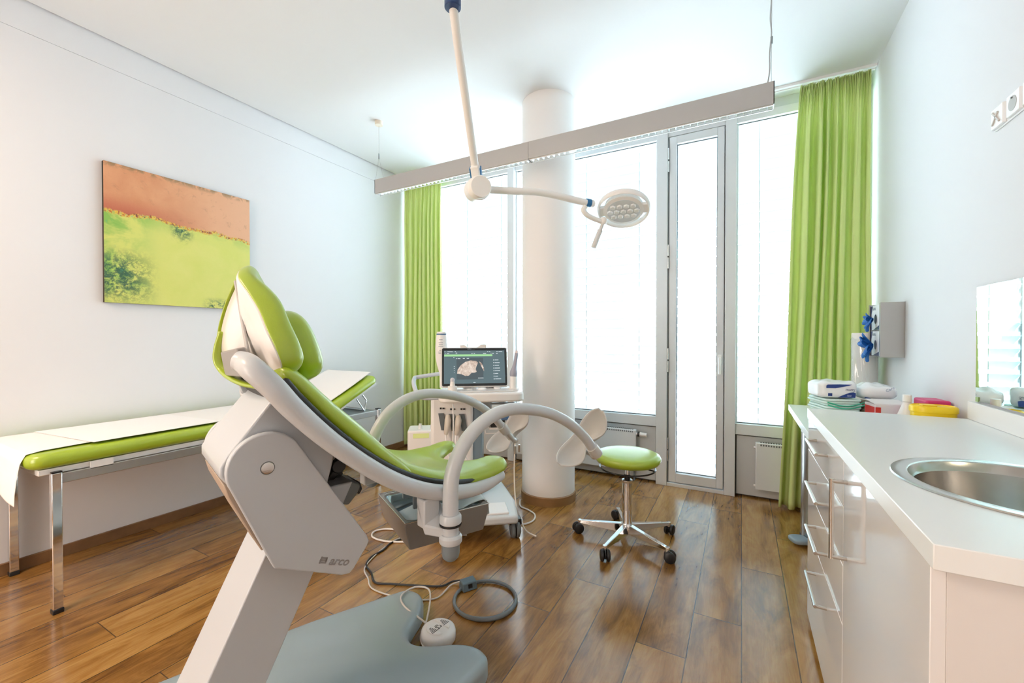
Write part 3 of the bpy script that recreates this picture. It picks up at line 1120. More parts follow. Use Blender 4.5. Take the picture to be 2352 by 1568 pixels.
# raised grey stripe and hollow base on the back
bt, bb = ch(-.728, -.0, 1.36), ch(-.700, .035, 1.155)
mk('back_stripe', MB().prism([bt - fwd * .010 - CV * .002, bt - fwd * .010 + CV * .004, bb - fwd * .014 + CV * .016, bb - fwd * .014 - CV * .014], -fwd * .006), M('stripe_grey', (.50, .49, .48), .35), t, bevel=.002)
mk('hinge_box', MB().prism([ch(-.735, -.12, 1.16), ch(-.735, .10, 1.175), ch(-.715, .12, 1.10), ch(-.725, -.11, 1.09)], -CU * .022 - E3 * .004), M('hinge_grey', (.30, .29, .28), .4), t, bevel=.004)
# loose strip of cover material round the far edge
idx = [i for i in range(len(RC))]
far = RC[int(len(RC) * .58):-6]
rb = MB()
strip = [p - (p - cen).normalized() * .004 + fwd * .002 for p in far]
vs, fs = [], []
for p in strip:
    o_ = (p - cen)
    o_ -= fwd * o_.dot(fwd)
    o_.normalize()
    vs += [p - fwd * .014, p + o_ * .002, p + fwd * .014]
for i in range(len(strip) - 1):
    fs += [(3 * i, 3 * i + 1, 3 * i + 4, 3 * i + 3), (3 * i + 1, 3 * i + 2, 3 * i + 5, 3 * i + 4)]
rb.add(vs, fs)
mk('cover_strip', rb, green_v, t, ang=180, solid=.004)
lip = [ch(-.742, -.165, 1.215), ch(-.752, -.178, 1.17), ch(-.755, -.175, 1.13), ch(-.745, -.15, 1.098), ch(-.735, -.07, 1.080), ch(-.72, .03, 1.070), ch(-.70, .10, 1.068)]
mk('lower_piping', MB().tube(cr(lip, 6), .007, 8, flat=2.0), green_v, t, ang=180)
# brackets from the housing to the backrest
mk('back_bracket', MB().prism([ch(-.735, -.14, 1.13), ch(-.705, -.14, 1.13), ch(-.655, -.14, 1.03), ch(-.70, -.14, 1.03)], CV * .012), chair_lt, t, bevel=.002)
mk('back_bracket', MB().prism([ch(-.735, .10, 1.13), ch(-.70, .10, 1.13), ch(-.64, .10, 1.03), ch(-.68, .10, 1.03)], CV * .012), chair_lt, t, bevel=.002)

# neck pillow
pc = ch(-.575, -.075, 1.172)
pu = (E3 * .93 - CU * .36).normalized()
pf = (CU * .93 + E3 * .36).normalized()
mk('neck_pillow', MB().blob(pc, CV * .135, pf * .055, pu * .112, .72, 40, 24), green_v, t, ang=180)

# ---------- leg supports: post, arch and cup
ARC = [(-.222, .560), (-.222, .640), (-.220, .745), (-.200, .812), (-.150, .878), (-.075, .925), (.015, .945), (.120, .936), (.240, .905), (.355, .850), (.450, .780), (.510, .715)]
for s in (1, -1):
    dz = 0 if s > 0 else .085
    sup = mk('leg_support', MB().tube([ch(p.x, s * (.280 + .02 * max(0, p.x)), p.y) for p in cr([Vector((a[0], (max(a[1], .56 + dz + .04 * n_) if n_ < 3 else a[1]), 0)) for n_, a in enumerate(ARC)], 7)],
                                     [.0255 - .005 * min(1, i / 60) for i in range(7 * 11 + 1)], 20), chair_tube, t, ang=60)
    mk('socket_ring', MB().lathe(ch(-.222, s * .28, .620 + dz), [(.0, 0), (.030, 0), (.034, .004), (.034, .022), (.029, .030), (.026, .030)], 28).lathe(ch(-.222, s * .28, .560 + dz), [(0, 0), (.033, 0), (.036, .005), (.036, .020), (.030, .028)], 28), chair_tube, sup)
    mk('socket_seal', MB().lathe(ch(-.222, s * .28, .6155 + dz), [(.0345, 0), (.0345, .004)], 28), black, sup)
    mk('end_cap', MB().lathe(ch(-.222, s * .28, .505 + dz), [(0, 0), (.016, .001), (.025, .010), (.0285, .024), (.0285, .056)], 16), mid_grey, sup)
    mk('bracket', MB().prism([ch(-.29, s * .19, .672), ch(-.21, s * .19, .655), ch(-.225, s * .285, .575 + dz * .6), ch(-.235, s * .285, .575 + dz * .6), ch(-.29, s * .235, .59 + dz * .6)], E3 * .028)
       .obox(ch(-.262, s * .215, .650 + dz * .3), CU, CV, E3, .028, .022, .045), chair_tube, sup, bevel=.004)
    # clamp and cup
    e0, e1 = ch(.495, s * .290, .733), ch(.545, s * .292, .685)
    ax = (e1 - e0).normalized()
    mk('clamp', MB().tube([e0, e0 + ax * .022, e0 + ax * .055, e0 + ax * .066], [.0245, .026, .025, .014], 20), M('clamp_lacquer', (.60, .60, .58), .3), sup)
    cc = ch(0.548, 0.195, 0.750) if s > 0 else ch(0.553, -0.306, 0.711)
    CRt, CFw = Vector((.878, .479, 0)), Vector((-.479, .878, 0))
    A1 = (CRt * .62 + E3 * .72 + CFw * .20).normalized()
    N1 = (CFw * .62 - E3 * .50 + CRt * .42)
    N1 = (N1 - A1 * N1.dot(A1)).normalized()
    B1 = A1.cross(N1).normalized()
    if B1.z > 0:
        B1 = -B1
    cupm = MB()

    def cupf(a, c, A1=A1, N1=N1, B1=B1, cc=cc):
        q, r_ = 2 * a - 1, 2 * c - 1
        w = max(.03, (1 - abs(q) ** 2.6)) ** .5
        w *= .96 - .07 * math.cos(PI * q * 1.4)       # waisted like a saddle
        bend = .055 * (1 - q * q)
        dep = .060 * (1 - abs(r_) ** 2.4) * w
        wr = w * (1 - .72 * math.exp(-(q / .36) ** 2)) if r_ > 0 else w
        return cc + A1 * q * .155 + B1 * (r_ * .074 * wr - .006) + N1 * (bend + dep)
    mk('leg_cup', MB().grid(cupf, 48, 20), M('cup_plastic', (.62, .61, .59), .35), sup, ang=180, solid=.006)
    back = cc + N1 * .112 + B1 * .012 - A1 * .02
    kk = M('chrome_screw', (.6, .58, .54), .25, metal=1)
    cb = back - E3 * .02
    mk('cup_joint', MB().tube(cr([e0 + ax * .045, (e1 + back) / 2 - E3 * .008, back], 6), [.019] * 6 + [.014] * 6 + [.018], 14), M('clamp_lacquer', (.6, .6, .58), .3), sup)
    if s < 0:
        mk('strap_screw', MB().cyl(cb - E3 * .01, cb - E3 * .055, .006, seg=8).cyl(cb + CU * .03 - E3 * .01, cb + CU * .03 - E3 * .05, .006, seg=8), kk, sup)

# ---------- drip tray hanging under the seat front (swung aside)
tx, ty = Vector((.441, .897, 0)), Vector((.897, -.441, 0))
c0 = ch(-.196, -.051, .50)
r0 = ch(-.128, -.435, .50)
ty = (c0 - r0).normalized()
tx = Vector((-ty.y, ty.x, 0))
LX, LY, H = .36, .36, .105
tc_ = c0 + tx * LX / 2 - ty * LY / 2


def trp(x, y, z):
    return tc_ + tx * x + ty * y + E3 * z


b = MB()
vs, fs = [], []
lev = [(LX / 2, LY / 2, .004, 0), (LX / 2 - .016, LY / 2 - .016, .03, 0), (LX / 2 - .022, LY / 2 - .022, .03, -.01), (LX / 2 - .04, LY / 2 - .04, .03, -.085), (.01, .01, .002, -.088)]
for hx, hy, r_, z in lev:
    vs += [trp(p[0], p[1], z) for p in rrect(0, 0, hx, hy, min(r_, hx), 4)]
m = 20
for i in range(len(lev) - 1):
    for k in range(m):
        fs.append((i * m + k, i * m + (k + 1) % m, (i + 1) * m + (k + 1) % m, (i + 1) * m + k))
o_ = len(vs)
for hx, hy, z in ((LX / 2, LY / 2, 0), (LX / 2, LY / 2, -.02), (LX / 2 - .02, LY / 2 - .006, -H), (.01, .01, -H)):
    vs += [trp(p[0], p[1], z) for p in rrect(0, 0, hx, hy, .004 if z > -.05 else .010, 4)]
for i in range(3):
    for k in range(m):
        fs.append((o_ + i * m + k, o_ + i * m + (k + 1) % m, o_ + (i + 1) * m + (k + 1) % m, o_ + (i + 1) * m + k))
b.add(vs, fs)
tb = mk('basin_drawer', b, M('tray_grey', (.22, .205, .19), .35), t, ang=30)
b = MB()
vs = []
for hx, hy, r_, z in [(LX / 2 - .014, LY / 2 - .014, .03, .0015), (LX / 2 - .024, LY / 2 - .024, .03, -.012), (LX / 2 - .042, LY / 2 - .042, .03, -.083), (.01, .01, .002, -.086)]:
    vs += [trp(p[0], p[1], z) for p in rrect(0, 0, hx, hy, min(r_, hx), 4)]
fs = [(i * m + k, i * m + (k + 1) % m, (i + 1) * m + (k + 1) % m, (i + 1) * m + k) for i in range(3) for k in range(m)] + [[3 * m + k for k in range(m)]]
b.add(vs, fs)
mk('basin_liner', b, M('liner_steel', (.45, .52, .55), .16, metal=.9), tb, ang=50)
mk('basin_rim', MB().tube([trp(-LX / 2, LY / 2, .001), trp(LX / 2, LY / 2, .001), trp(LX / 2, -LY / 2, .001), trp(-LX / 2, -LY / 2, .001)], .0022, 6, True), steel, tb)
mk('basin_rail', MB().obox(trp(.02, -.06, .035), tx, ty, E3, .13, .008, .03).obox(trp(.02, .07, .035), tx, ty, E3, .13, .008, .03), mid_grey, t, bevel=.002)

# bag liner hanging out of the tray: a loose thing


def bag(a, c):
    # a from inside the basin over the far/right rim and down; c across
    path = [(-.16, .035, -.070), (-.08, .03, -.055), (.02, .03, -.03), (.12, .03, -.002), (.175, .03, .006), (.20, .035, -.005), (.215, .05, -.045), (.222, .07, -.085)]
    s = a * (len(path) - 1)
    i = min(int(s), len(path) - 2)
    f = s - i
    x, y, z = [path[i][k] * (1 - f) + path[i + 1][k] * f for k in range(3)]
    w = .115 - .075 * max(0, (a - .6) / .4)
    return trp(x, y + (c - .5) * 2 * w, z + .004 + .006 * math.sin(c * 11 + a * 9) * (1 if a > .5 else .4))


mk('bag_liner', MB().grid(bag, 40, 18), M('pale_plastic_film', (.70, .78, .80), .35, trans=(.8, .85, .86, .3)), ang=180, solid=.001,
   label='pale plastic liner in the grey tray under the chair seat, hanging over its edge', cat='plastic bag')
# ============================================================ ROLLING STOOL
SX, SY = -.587, 2.497
t = thing('rolling_stool', (SX, SY, 0), 'round green swivel stool on a chrome five-star base with castors', 'stool')
mk('seat', MB().lathe((SX, SY, .462), [(0, 0), (.150, 0), (.176, .006), (.188, .022), (.1895, .036), (.182, .050), (.160, .059), (.10, .064), (0, .066)], 64), green_v, t, ang=180)
mk('seat_plate', MB().lathe((SX, SY, .440), [(0, 0), (.05, 0), (.09, .014), (.14, .020), (.14, .022)], 40), dark_grey, t, ang=40)
rg = [(SX + .158 * math.cos(2 * PI * k / 48), SY + .158 * math.sin(2 * PI * k / 48), .432) for k in range(48)]
mk('height_ring', MB().tube(rg, .0045, 8, True).cyl((SX - .155, SY, .432), (SX - .02, SY, .45), .004, seg=8).cyl((SX + .155, SY, .432), (SX + .02, SY, .45), .004, seg=8), M('black_chrome', (.05, .05, .055), .12, metal=.8), t)
mk('gas_lift', MB().cyl((SX, SY, .36), (SX, SY, .445), .014).lathe((SX, SY, .345), [(.029, 0), (.031, .004), (.031, .016), (.022, .020)], 24), chrome, t)
mk('collar', MB().cyl((SX, SY, .364), (SX, SY, .392), .017), black, t)
mk('column_tube', MB().cyl((SX, SY, .075), (SX, SY, .345), .0285, seg=40), chrome, t)
mk('hub', MB().lathe((SX, SY, .045), [(.0, 0), (.029, .0), (.033, .008), (.036, .03), (.034, .056), (.030, .062)], 32), chrome, t)
for q in (43, 115, 187, 259, 331):
    dx, dy = math.cos(R(q)), math.sin(R(q))
    d_ = Vector((dx, dy, 0))
    n_ = Vector((-dy, dx, 0))
    a_ = Vector((SX, SY, 0)) + d_ * .025
    e_ = Vector((SX, SY, 0)) + d_ * .285
    vs = []
    for p, hw, z0, z1 in ((a_, .020, .048, .102), (e_, .0125, .062, .079)):
        vs += [p - n_ * hw + E3 * z0, p + n_ * hw + E3 * z0, p + n_ * hw * .75 + E3 * z1, p - n_ * hw * .75 + E3 * z1]
    spk = mk('spoke', MB().add(vs, [(0, 1, 2, 3), (7, 6, 5, 4), (0, 4, 5, 1), (1, 5, 6, 2), (2, 6, 7, 3), (3, 7, 4, 0)]).cyl(e_ - d_ * .004 + E3 * .052, e_ - d_ * .004 + E3 * .081, .0125, seg=16), chrome, t, bevel=.003)
    ca = q + 35
    cd_ = Vector((math.cos(R(ca)), math.sin(R(ca)), 0))
    cn = Vector((-cd_.y, cd_.x, 0))
    wc = e_ - d_ * .004 + cd_ * .012 + E3 * .031
    for s in (-1, 1):
        mk('castor_wheel', MB().lathe(wc + cn * (s * .0165 - .011), [(0, 0), (.021, 0), (.029, .004), (.031, .008), (.031, .014), (.029, .018), (.021, .022), (0, .022)], 24, cn), black, spk)
    mk('castor_hood', MB().blob(wc + E3 * .006, cd_ * .028, cn * .006, E3 * .024, .8, 16, 10).cyl(e_ - d_ * .004 + E3 * .035, e_ - d_ * .004 + E3 * .056, .007, seg=10), black, spk)

# ============================================================ EXAMINATION LAMP on its ceiling arm
J0 = Vector((-.909, 1.227, 2.37))
J1 = Vector((-1.083, 1.640, 1.955))
HB = Vector((-1.075, 1.640, 1.885))
J2 = Vector((-.673, 2.090, 1.880))
LC = Vector((-.545, 2.217, 1.868))
lamp_w = M('lamp_white', (.87, .87, .85), .35)
t = thing('examination_lamp', J0 + Vector((0, 0, .56)), 'white jointed ceiling arm carrying a round clustered-light examination lamp head', 'medical lamp')
mk('ceiling_tube', MB().cyl(J0 + E3 * .16, (J0.x, J0.y, ZC), .024, seg=28), lamp_w, t)
mk('ceiling_flange', MB().cyl((J0.x, J0.y, ZC - .03), (J0.x, J0.y, ZC - .001), .07, seg=32), lamp_w, t, bevel=.004)
mk('joint_sleeve', MB().lathe(J0, [(0, .0), (.027, 0), (.0295, .003), (.0295, .17), (.026, .175), (0, .175)], 32), navy, t)
dv = (J1 - J0).normalized()
mk('spring_arm', MB().tube([J0 + E3 * .02 + dv * .0, J0 + dv * .1, J0.lerp(J1, .6), J1 - dv * .02], [.0165, .0165, .0165, .0175], 20), lamp_w, t)
side = dv.cross(E3).normalized()
mk('arm_fork', MB().obox(J1.lerp(HB, .25), side, dv.cross(side), dv, .020, .016, .058), lamp_w, t, bevel=.006, seg=3)
mk('fork_cover', MB().obox(J1 - side * .0235 + E3 * .0, side, dv.cross(side), dv, .003, .016, .032).obox(J1 + side * .0235, side, dv.cross(side), dv, .003, .016, .032), blue_p, t, bevel=.002)
hx = (J2 - HB)
hx.z = 0
hx.normalize()
drum = (Vector((.35, -.94, .02))).normalized()
drum = (hx * .60 - hx.cross(E3) * -.80)
drum = Vector((.72, -.62, -.12)).normalized()
mk('elbow_drum', MB().lathe(HB - drum * .052, [(0, 0), (.048, .0), (.054, .008), (.054, .074), (.050, .078), (.050, .104), (.046, .110), (0, .110)], 40, drum), lamp_w, t)
mid = HB.lerp(J2, .55) + E3 * .022
mk('light_arm', MB().tube(cr([HB + hx * .03, HB.lerp(J2, .3) + E3 * .012, mid, J2 - hx * .02], 8), .0170, 20), lamp_w, t)
ed = (J2 - mid).normalized()
mk('arm_ring', MB().cyl(J2 - ed * .035, J2 - ed * .010, .0205), blue_p, t, bevel=.001)
mk('arm_tip', MB().tube([J2 - ed * .012, J2 + ed * .004, J2 + ed * .012], [.0195, .019, .012], 20), lamp_w, t)
mk('yoke_clip', MB().blob(J2 - ed * .045 - E3 * .03, (0.008, 0, 0), (0, .008, 0), (0, 0, .008)), M('orange_clip', (.8, .2, .05), .4), t)
yk = [J2 - ed * .04 - E3 * .02, J2 - ed * .05 - E3 * .045, J2 - ed * .02 - E3 * .066, J2 + ed * .035 - E3 * .078, J2 + ed * .06 - E3 * .080]
mk('yoke', MB().tube(cr(yk, 6), .0125, 14), lamp_w, t)
# head: tilted disc with open outer ring
ncam = Vector((.479, -.878, 0))           # towards the room
nd = (-E3 * math.cos(R(24)) + ncam * math.sin(R(24)) + Vector((-.12, -.08, 0))).normalized()
ha = nd.cross(E3).normalized()
hb = nd.cross(ha)
ring = [LC + (ha * math.cos(2 * PI * k / 64) + hb * math.sin(2 * PI * k / 64)) * .128 for k in range(64)]
head = mk('lamp_head', MB().lathe(LC - nd * .045, [(0, .0), (.05, .0), (.085, .010), (.098, .026), (.102, .055), (.092, .060), (.0, .060)], 56, nd), lamp_w, t, ang=50)
mk('outer_ring', MB().tube(ring, .017, 12, True, flat=.35, up=nd), lamp_w, head, ang=60)
mk('ring_bridge', MB().obox(LC + ha * .11, ha, hb, nd, .022, .030, .010).obox(LC - ha * .11, ha, hb, nd, .022, .030, .010), lamp_w, head, bevel=.003)
ln = MB()
for i in range(-2, 3):
    for j in range(-1, 2):
        px, py = i * .034 + (j % 2) * .017, j * .036
        if px * px + py * py < .078 ** 2:
            ln.lathe(LC + ha * px + hb * py + nd * .014, [(.0155, 0), (.0155, .004), (.012, .008), (0, .010)], 6, nd)
mk('lens_cluster', ln, white_led, head, ang=20)
mk('lens_cover', MB().lathe(LC + nd * .0150, [(.0, 0), (.084, 0), (.084, .001), (0, .001)], 40, nd), M('lens_field', (.72, .78, .82), .15), head)
hbase = LC - ha * 0 + nd * .02
side2 = (J2 + ed * .06 - E3 * .080)
h0 = side2 - E3 * .004 + Vector((.004, .003, 0))
h1 = h0 + Vector((-.045, -.02, -.128))
mk('handle', MB().tube([h0, h0.lerp(h1, .3), h0.lerp(h1, .31), h0.lerp(h1, .42), h1], [.008, .009, .014, .0125, .0135], 14), M('handle_grey', (.66, .67, .66), .4), t)
mk('head_joint', MB().blob(side2 + Vector((.004, .003, .004)), (.02, 0, 0), (0, .018, 0), (0, 0, .02), .8, 16, 10), lamp_w, t)
lp = LC + ncam * .128 + Vector((.878, .479, 0)) * .08
k_ = .80
rp = LC + (ha * math.cos(0) + hb * 0)
best = max(range(64), key=lambda k: (ring[k] - LC).dot(Vector((.878, .479, 0)) * .80 + E3 * .35 + ncam * .1))
rdir = (ring[best] - LC).normalized()
tang = nd.cross(rdir).normalized()
if tang.dot(Vector((.878, .479, 0))) < 0:
    tang = -tang
inn = (ncam - E3 * .2)
text('lettering', 'LED 120', .014, ring[best] - rdir * .007 - tang * .03 - nd * .003 + ncam * .002, tang, nd.cross(tang) if nd.cross(tang).z > 0 else -nd.cross(tang), dark_grey, head, .0004)

# ============================================================ ULTRASOUND UNIT
CR, CF = Vector((.878, .479, 0)), Vector((-.479, .878, 0))
G = CF * 2.75 + CR * (-.235)
ua = YAW + R(9)
UR = Vector((math.cos(ua), math.sin(ua), 0))
UF = Vector((math.sin(ua), -math.cos(ua), 0))    # towards the user


def up_(x, y, z):
    return G + UR * x + UF * y + E3 * z


us_w = M('device_white', (.82, .80, .78), .32)
us_b = M('device_bluegrey', (.24, .31, .36), .4)
t = thing('ultrasound_machine', G, 'white ultrasound machine with a lit screen on wheels, between the green chair and the column', 'medical machine')
mk('base', MB().prism([up_(-.20, -.28, .115), up_(.20, -.28, .115), up_(.24, .10, .115), up_(.22, .36, .115), up_(-.18, .36, .115), up_(-.22, .10, .115)], E3 * .05), M('base_pale', (.62, .65, .66), .4), t, bevel=.015, seg=3)
mk('footrest', MB().obox(up_(.02, .25, .17), UR, UF, E3, .15, .08, .006), us_w, t, bevel=.004)
for x, y in ((-.19, .30), (.215, .27), (-.19, -.22), (.20, -.22)):
    c_ = up_(x, y, .055)
    w_ = mk('castor', MB().lathe(c_ - UR * .03, [(0, 0), (.038, 0), (.052, .006), (.055, .012), (.055, .020), (.050, .026), (0, .026)], 28, UR).lathe(c_ + UR * .004, [(0, 0), (.050, 0), (.055, .006), (.055, .014), (.052, .020), (.038, .026), (0, .026)], 28, UR), dark_grey, t)
    mk('wheel_disc', MB().lathe(c_ + UR * .0301, [(.036, 0), (.034, .002), (0, .002)], 24, UR), M('wheel_grey', (.35, .37, .36), .5), w_)
    mk('fork', MB().obox(c_ + E3 * .045, UR, UF, E3, .036, .030, .018), black, w_, bevel=.006)
mk('tower', MB().prism([up_(-.29, .02, .16), up_(-.02, .05, .16), up_(-.02, -.22, .16), up_(-.29, -.22, .16)], E3 * .66), us_w, t, bevel=.02, seg=3)
mk('side_cheek', MB().prism([up_(-.02, .03, .16), up_(.04, .01, .16), up_(.07, -.20, .16), up_(-.02, -.20, .16)], E3 * .60), us_b, t, bevel=.012)
mk('lift_column', MB().obox(up_(.06, -.08, .72), UR, UF, E3, .05, .05, .09), M('lift_grey', (.42, .42, .40), .4), t, bevel=.01)
# console
cn_ = MB()
co = [Vector((p[0], p[1], 0)) for p in rrect(.02, .12, .255, .150, .05, 6)]
cn_.prism([up_(p.x, p.y, .812) for p in co], E3 * .056)
mk('console', cn_, us_w, t, bevel=.012, seg=3)
mk('console_deck', MB().prism([up_(-.20, .0, .8683), up_(.22, .0, .8683), up_(.22, .22, .8683), up_(-.20, .22, .8683)], E3 * .006), M('deck_white', (.74, .73, .72), .3), t, bevel=.003)
mk('trackball', MB().blob(up_(.03, .13, .877), UR * .03, UF * .03, E3 * .010), M('ball_white', (.93, .93, .95), .1), t)
mk('dial', MB().cyl(up_(.125, .12, .8745), up_(.125, .12, .886), .022), white_pl, t, bevel=.002)
mk('dial', MB().cyl(up_(-.05, .14, .8745), up_(-.05, .14, .881), .018), white_pl, t, bevel=.002)
mk('key_row', MB().obox(up_(.10, .05, .878), UR, UF, E3, .05, .012, .004).obox(up_(-.06, .07, .878), UR, UF, E3, .025, .006, .004), M('key_grey', (.5, .5, .52), .4), t)
# monitor, tilted back
mt = R(13)
mU = (E3 * math.cos(mt) - UF * math.sin(mt)).normalized()
mN = (UF * math.cos(mt) + E3 * math.sin(mt)).normalized()
mc = up_(-.012, .05, 1.005)
mR = UR
roll = R(-1.5)
mon = mk('monitor', MB().prism([mc + mR * p[0] + mU * p[1] - mN * .014 for p in rrect(0, 0, .212, .128, .012, 4)], mN * .026), M('monitor_shell', (.72, .71, .69), .35), t, bevel=.004)
mk('bezel', MB().prism([mc + mR * p[0] + mU * p[1] + mN * .0122 for p in rrect(0, .002, .206, .122, .010, 4)], mN * .002), M('bezel_black', (.010, .016, .020), .12), mon)


def mrect(x0, y0, x1, y1, h):
    return [mc + mR * x0 + mU * y0 + mN * h, mc + mR * x1 + mU * y0 + mN * h, mc + mR * x1 + mU * y1 + mN * h, mc + mR * x0 + mU * y1 + mN * h]


def lit(name, c, s=1.0):
    return M(name, (.02, .02, .02), .3, emit=(*c, s))


mk('screen', MB().add(mrect(-.194, -.104, .194, .108, .0145), [(0, 1, 2, 3)]), lit('screen_slate', (.085, .145, .165)), mon)
mk('screen_banner', MB().add(mrect(-.192, .070, .115, .083, .0149), [(0, 1, 2, 3)]), lit('screen_green', (.36, .70, .33)), mon)
mk('screen_panel', MB().add(mrect(-.115, -.078, .055, .060, .0147), [(0, 1, 2, 3)]), lit('screen_dark', (.055, .085, .10)), mon)
fan = [(-.112, -.040), (-.108, -.015), (-.09, .012), (-.06, .034), (-.025, .044), (.01, .040), (.022, .028), (.012, .008), (.006, -.012), (.012, -.030), (.0, -.036), (-.02, -.036), (-.038, -.054), (-.06, -.056), (-.085, -.044)]
mk('screen_scan', MB().add([mc + mR * p[0] + mU * p[1] + mN * .0151 for p in fan], [list(range(len(fan)))]), scan_mat(), mon)
fan2 = [(.028, .038), (.046, .024), (.058, -.006), (.060, -.028), (.052, -.016), (.040, .010)]
mk('screen_scan', MB().add([mc + mR * p[0] + mU * p[1] + mN * .0151 for p in fan2], [list(range(len(fan2)))]), scan_mat(), mon)
tx_ = MB()
rnd = random.Random(3)
for i in range(8):
    y = .045 - i * .0175
    w = rnd.uniform(.018, .042)
    tx_.add(mrect(.120, y - .0022, .126, y + .0028, .0149), [(0, 1, 2, 3)]).add(mrect(.130, y - .0014, .130 + w, y + .0018, .0149), [(0, 1, 2, 3)])
for x0, x1, y in ((-.19, -.184, .101), (-.172, -.138, .101), (-.125, -.118, .102), (.082, .088, .101), (.094, .102, .101), (.142, .15, .101), (.156, .18, .101), (-.186, -.183, .089), (-.176, -.16, .0885), (-.12, -.11, .092), (-.02, -.012, .089), (-.005, .003, .089), (.055, .075, .089), (.105, .109, .09), (-.135, -.128, .062), (-.118, -.112, .056), (-.108, -.09, .056), (-.075, -.062, .057), (-.05, -.035, .057), (-.132, -.126, .006), (-.132, -.126, -.006), (-.131, -.127, -.02), (-.131, -.127, -.034), (.02, .055, -.070), (-.01, .004, -.098), (.115, .125, .089), (.14, .15, .088)):
    tx_.add(mrect(x0, y - .0016, x1, y + .0016, .0149), [(0, 1, 2, 3)])
mk('screen_symbols', tx_, lit('screen_white', (.85, .92, .95)), mon)
text('lettering', 'HealthScan', .006, mc - mR * .045 + mU * .1165 + mN * .0143, mR, mU, lit('bezel_mark', (.35, .42, .45)), mon, .0002)
mk('monitor_grip', MB().prism([mc + mR * p[0] + mU * p[1] - mN * .020 for p in ((-.09, .11), (-.09, .148), (-.064, .150), (-.042, .134), (.020, .134), (.045, .152), (.078, .152), (.078, .11))], mN * .012), M('grip_beige', (.70, .66, .62), .4), t, bevel=.003)
mk('monitor_arm', MB().obox(up_(-.025, -.02, .93), UR, UF, E3, .03, .02, .07), us_w, t, bevel=.008)
# push handle
hpts = [up_(-.14, -.10, .955), up_(-.22, -.11, .955), up_(-.375, -.10, .935), up_(-.398, -.07, .928), up_(-.395, .02, .90), up_(-.37, .10, .855), up_(-.33, .14, .83), up_(-.24, .14, .83)]
mk('push_handle', MB().tube(cr(hpts, 6), .013, 14), M('handle_bluegrey', (.55, .60, .66), .35), t)
# probes
mk('probe_holder', MB().cyl(up_(.225, .14, .86), up_(.225, .14, .955), .024, .021).cyl(up_(.225, .14, .862), up_(.225, .14, .88), .034), us_w, t, bevel=.002)
mk('probe', MB().tube([up_(.225, .14, .945), up_(.226, .14, .965), up_(.228, .14, .985), up_(.230, .14, 1.005), up_(.236, .14, 1.03), up_(.244, .14, 1.085), up_(.246, .14, 1.10)], [.019, .024, .023, .015, .011, .0115, .010], 16), M('probe_lilac', (.36, .36, .44), .4), t)
mk('probe_tip', MB().tube([up_(.246, .14, 1.10), up_(.248, .14, 1.115)], [.009, .007], 12), M('probe_tip_pink', (.75, .62, .60), .4), t)
mk('gel_cup', MB().cyl(up_(-.155, .20, .86), up_(-.155, .20, .905), .028).cyl(up_(-.155, .20, .905), up_(-.155, .20, .935), .016, .012), us_w, t, bevel=.002)
mk('gel_cap', MB().lathe(up_(-.155, .20, .935), [(.014, 0), (.014, .012), (.008, .020), (0, .022)], 16), M('clear_plastic', (.6, .6, .66), .1), t)
# connectors with cables on the tower front
for i, (x, z) in enumerate(((-.215, .66), (-.150, .655), (-.085, .655))):
    mk('socket', MB().obox(up_(x, .028 + .03 * (x + .26) / .24, z), (UR * .98 + E3 * .0), UF, (E3 - UR * .18), .018, .006, .055), dark_grey, t, bevel=.002)
    mk('socket_mark', MB().obox(up_(x - .012, .026 + .03 * (x + .26) / .24, z + .085), UR, UF, E3, .005, .005, .005).obox(up_(x + .006, .028 + .03 * (x + .26) / .24, z + .085), UR, UF, E3, .006, .005, .004), black, t)
    if i < 2:
        mk('plug', MB().tube([up_(x + .034, .060, z + .045), up_(x + .034, .072, z + .02), up_(x + .028, .072, z - .04), up_(x + .020, .062, z - .075)], [.014, .022, .020, .012], 14, flat=.75), M('plug_ivory', (.62, .57, .50), .35), t)
        mk('probe_cable', MB().tube(cr([up_(x + .020, .062, z - .075), up_(x + .026, .085, z - .14), up_(x + .05 + .05 * i, .09, z - .26), up_(x + .10, .12, z - .40), up_(x + .13, .12, .20)], 8), .006, 8), white_pl, t)
mk('probe_cable', MB().tube(cr([up_(-.155, .235, .84), up_(-.150, .235, .70), up_(-.155, .22, .50), up_(-.17, .20, .30), up_(-.16, .20, .18)], 8), .0045, 8), white_pl, t)
mk('cable_tray', MB().tube([up_(.05, .07, .62), up_(.05, .15, .60), up_(.18, .15, .60), up_(.22, .09, .62)], .004, 8).obox(up_(.13, .08, .625), UR, UF, E3, .055, .05, .006), M('tray_ivory', (.7, .66, .62), .4), t)
mk('paper_pack', MB().obox(up_(.13, .085, .6535), UR, UF, E3, .045, .04, .022), black, t, bevel=.003)
mk('cable_hook', MB().obox(up_(.155, .16, .788), UR, UF, E3, .075, .006, .006).obox(up_(.21, .16, .762), UR, UF, E3, .012, .010, .028).obox(up_(.225, .165, .740), UR, UF, E3, .026, .01, .006), mid_grey, t, bevel=.002)
mk('long_probe_cable', MB().tube(cr([up_(.235, .165, .745), up_(.232, .175, .60), up_(.225, .18, .35), up_(.235, .20, .16), up_(.28, .24, .03), up_(.34, .30, .008)], 8), .0045, 8), M('cable_ivory', (.80, .74, .66), .4), t)

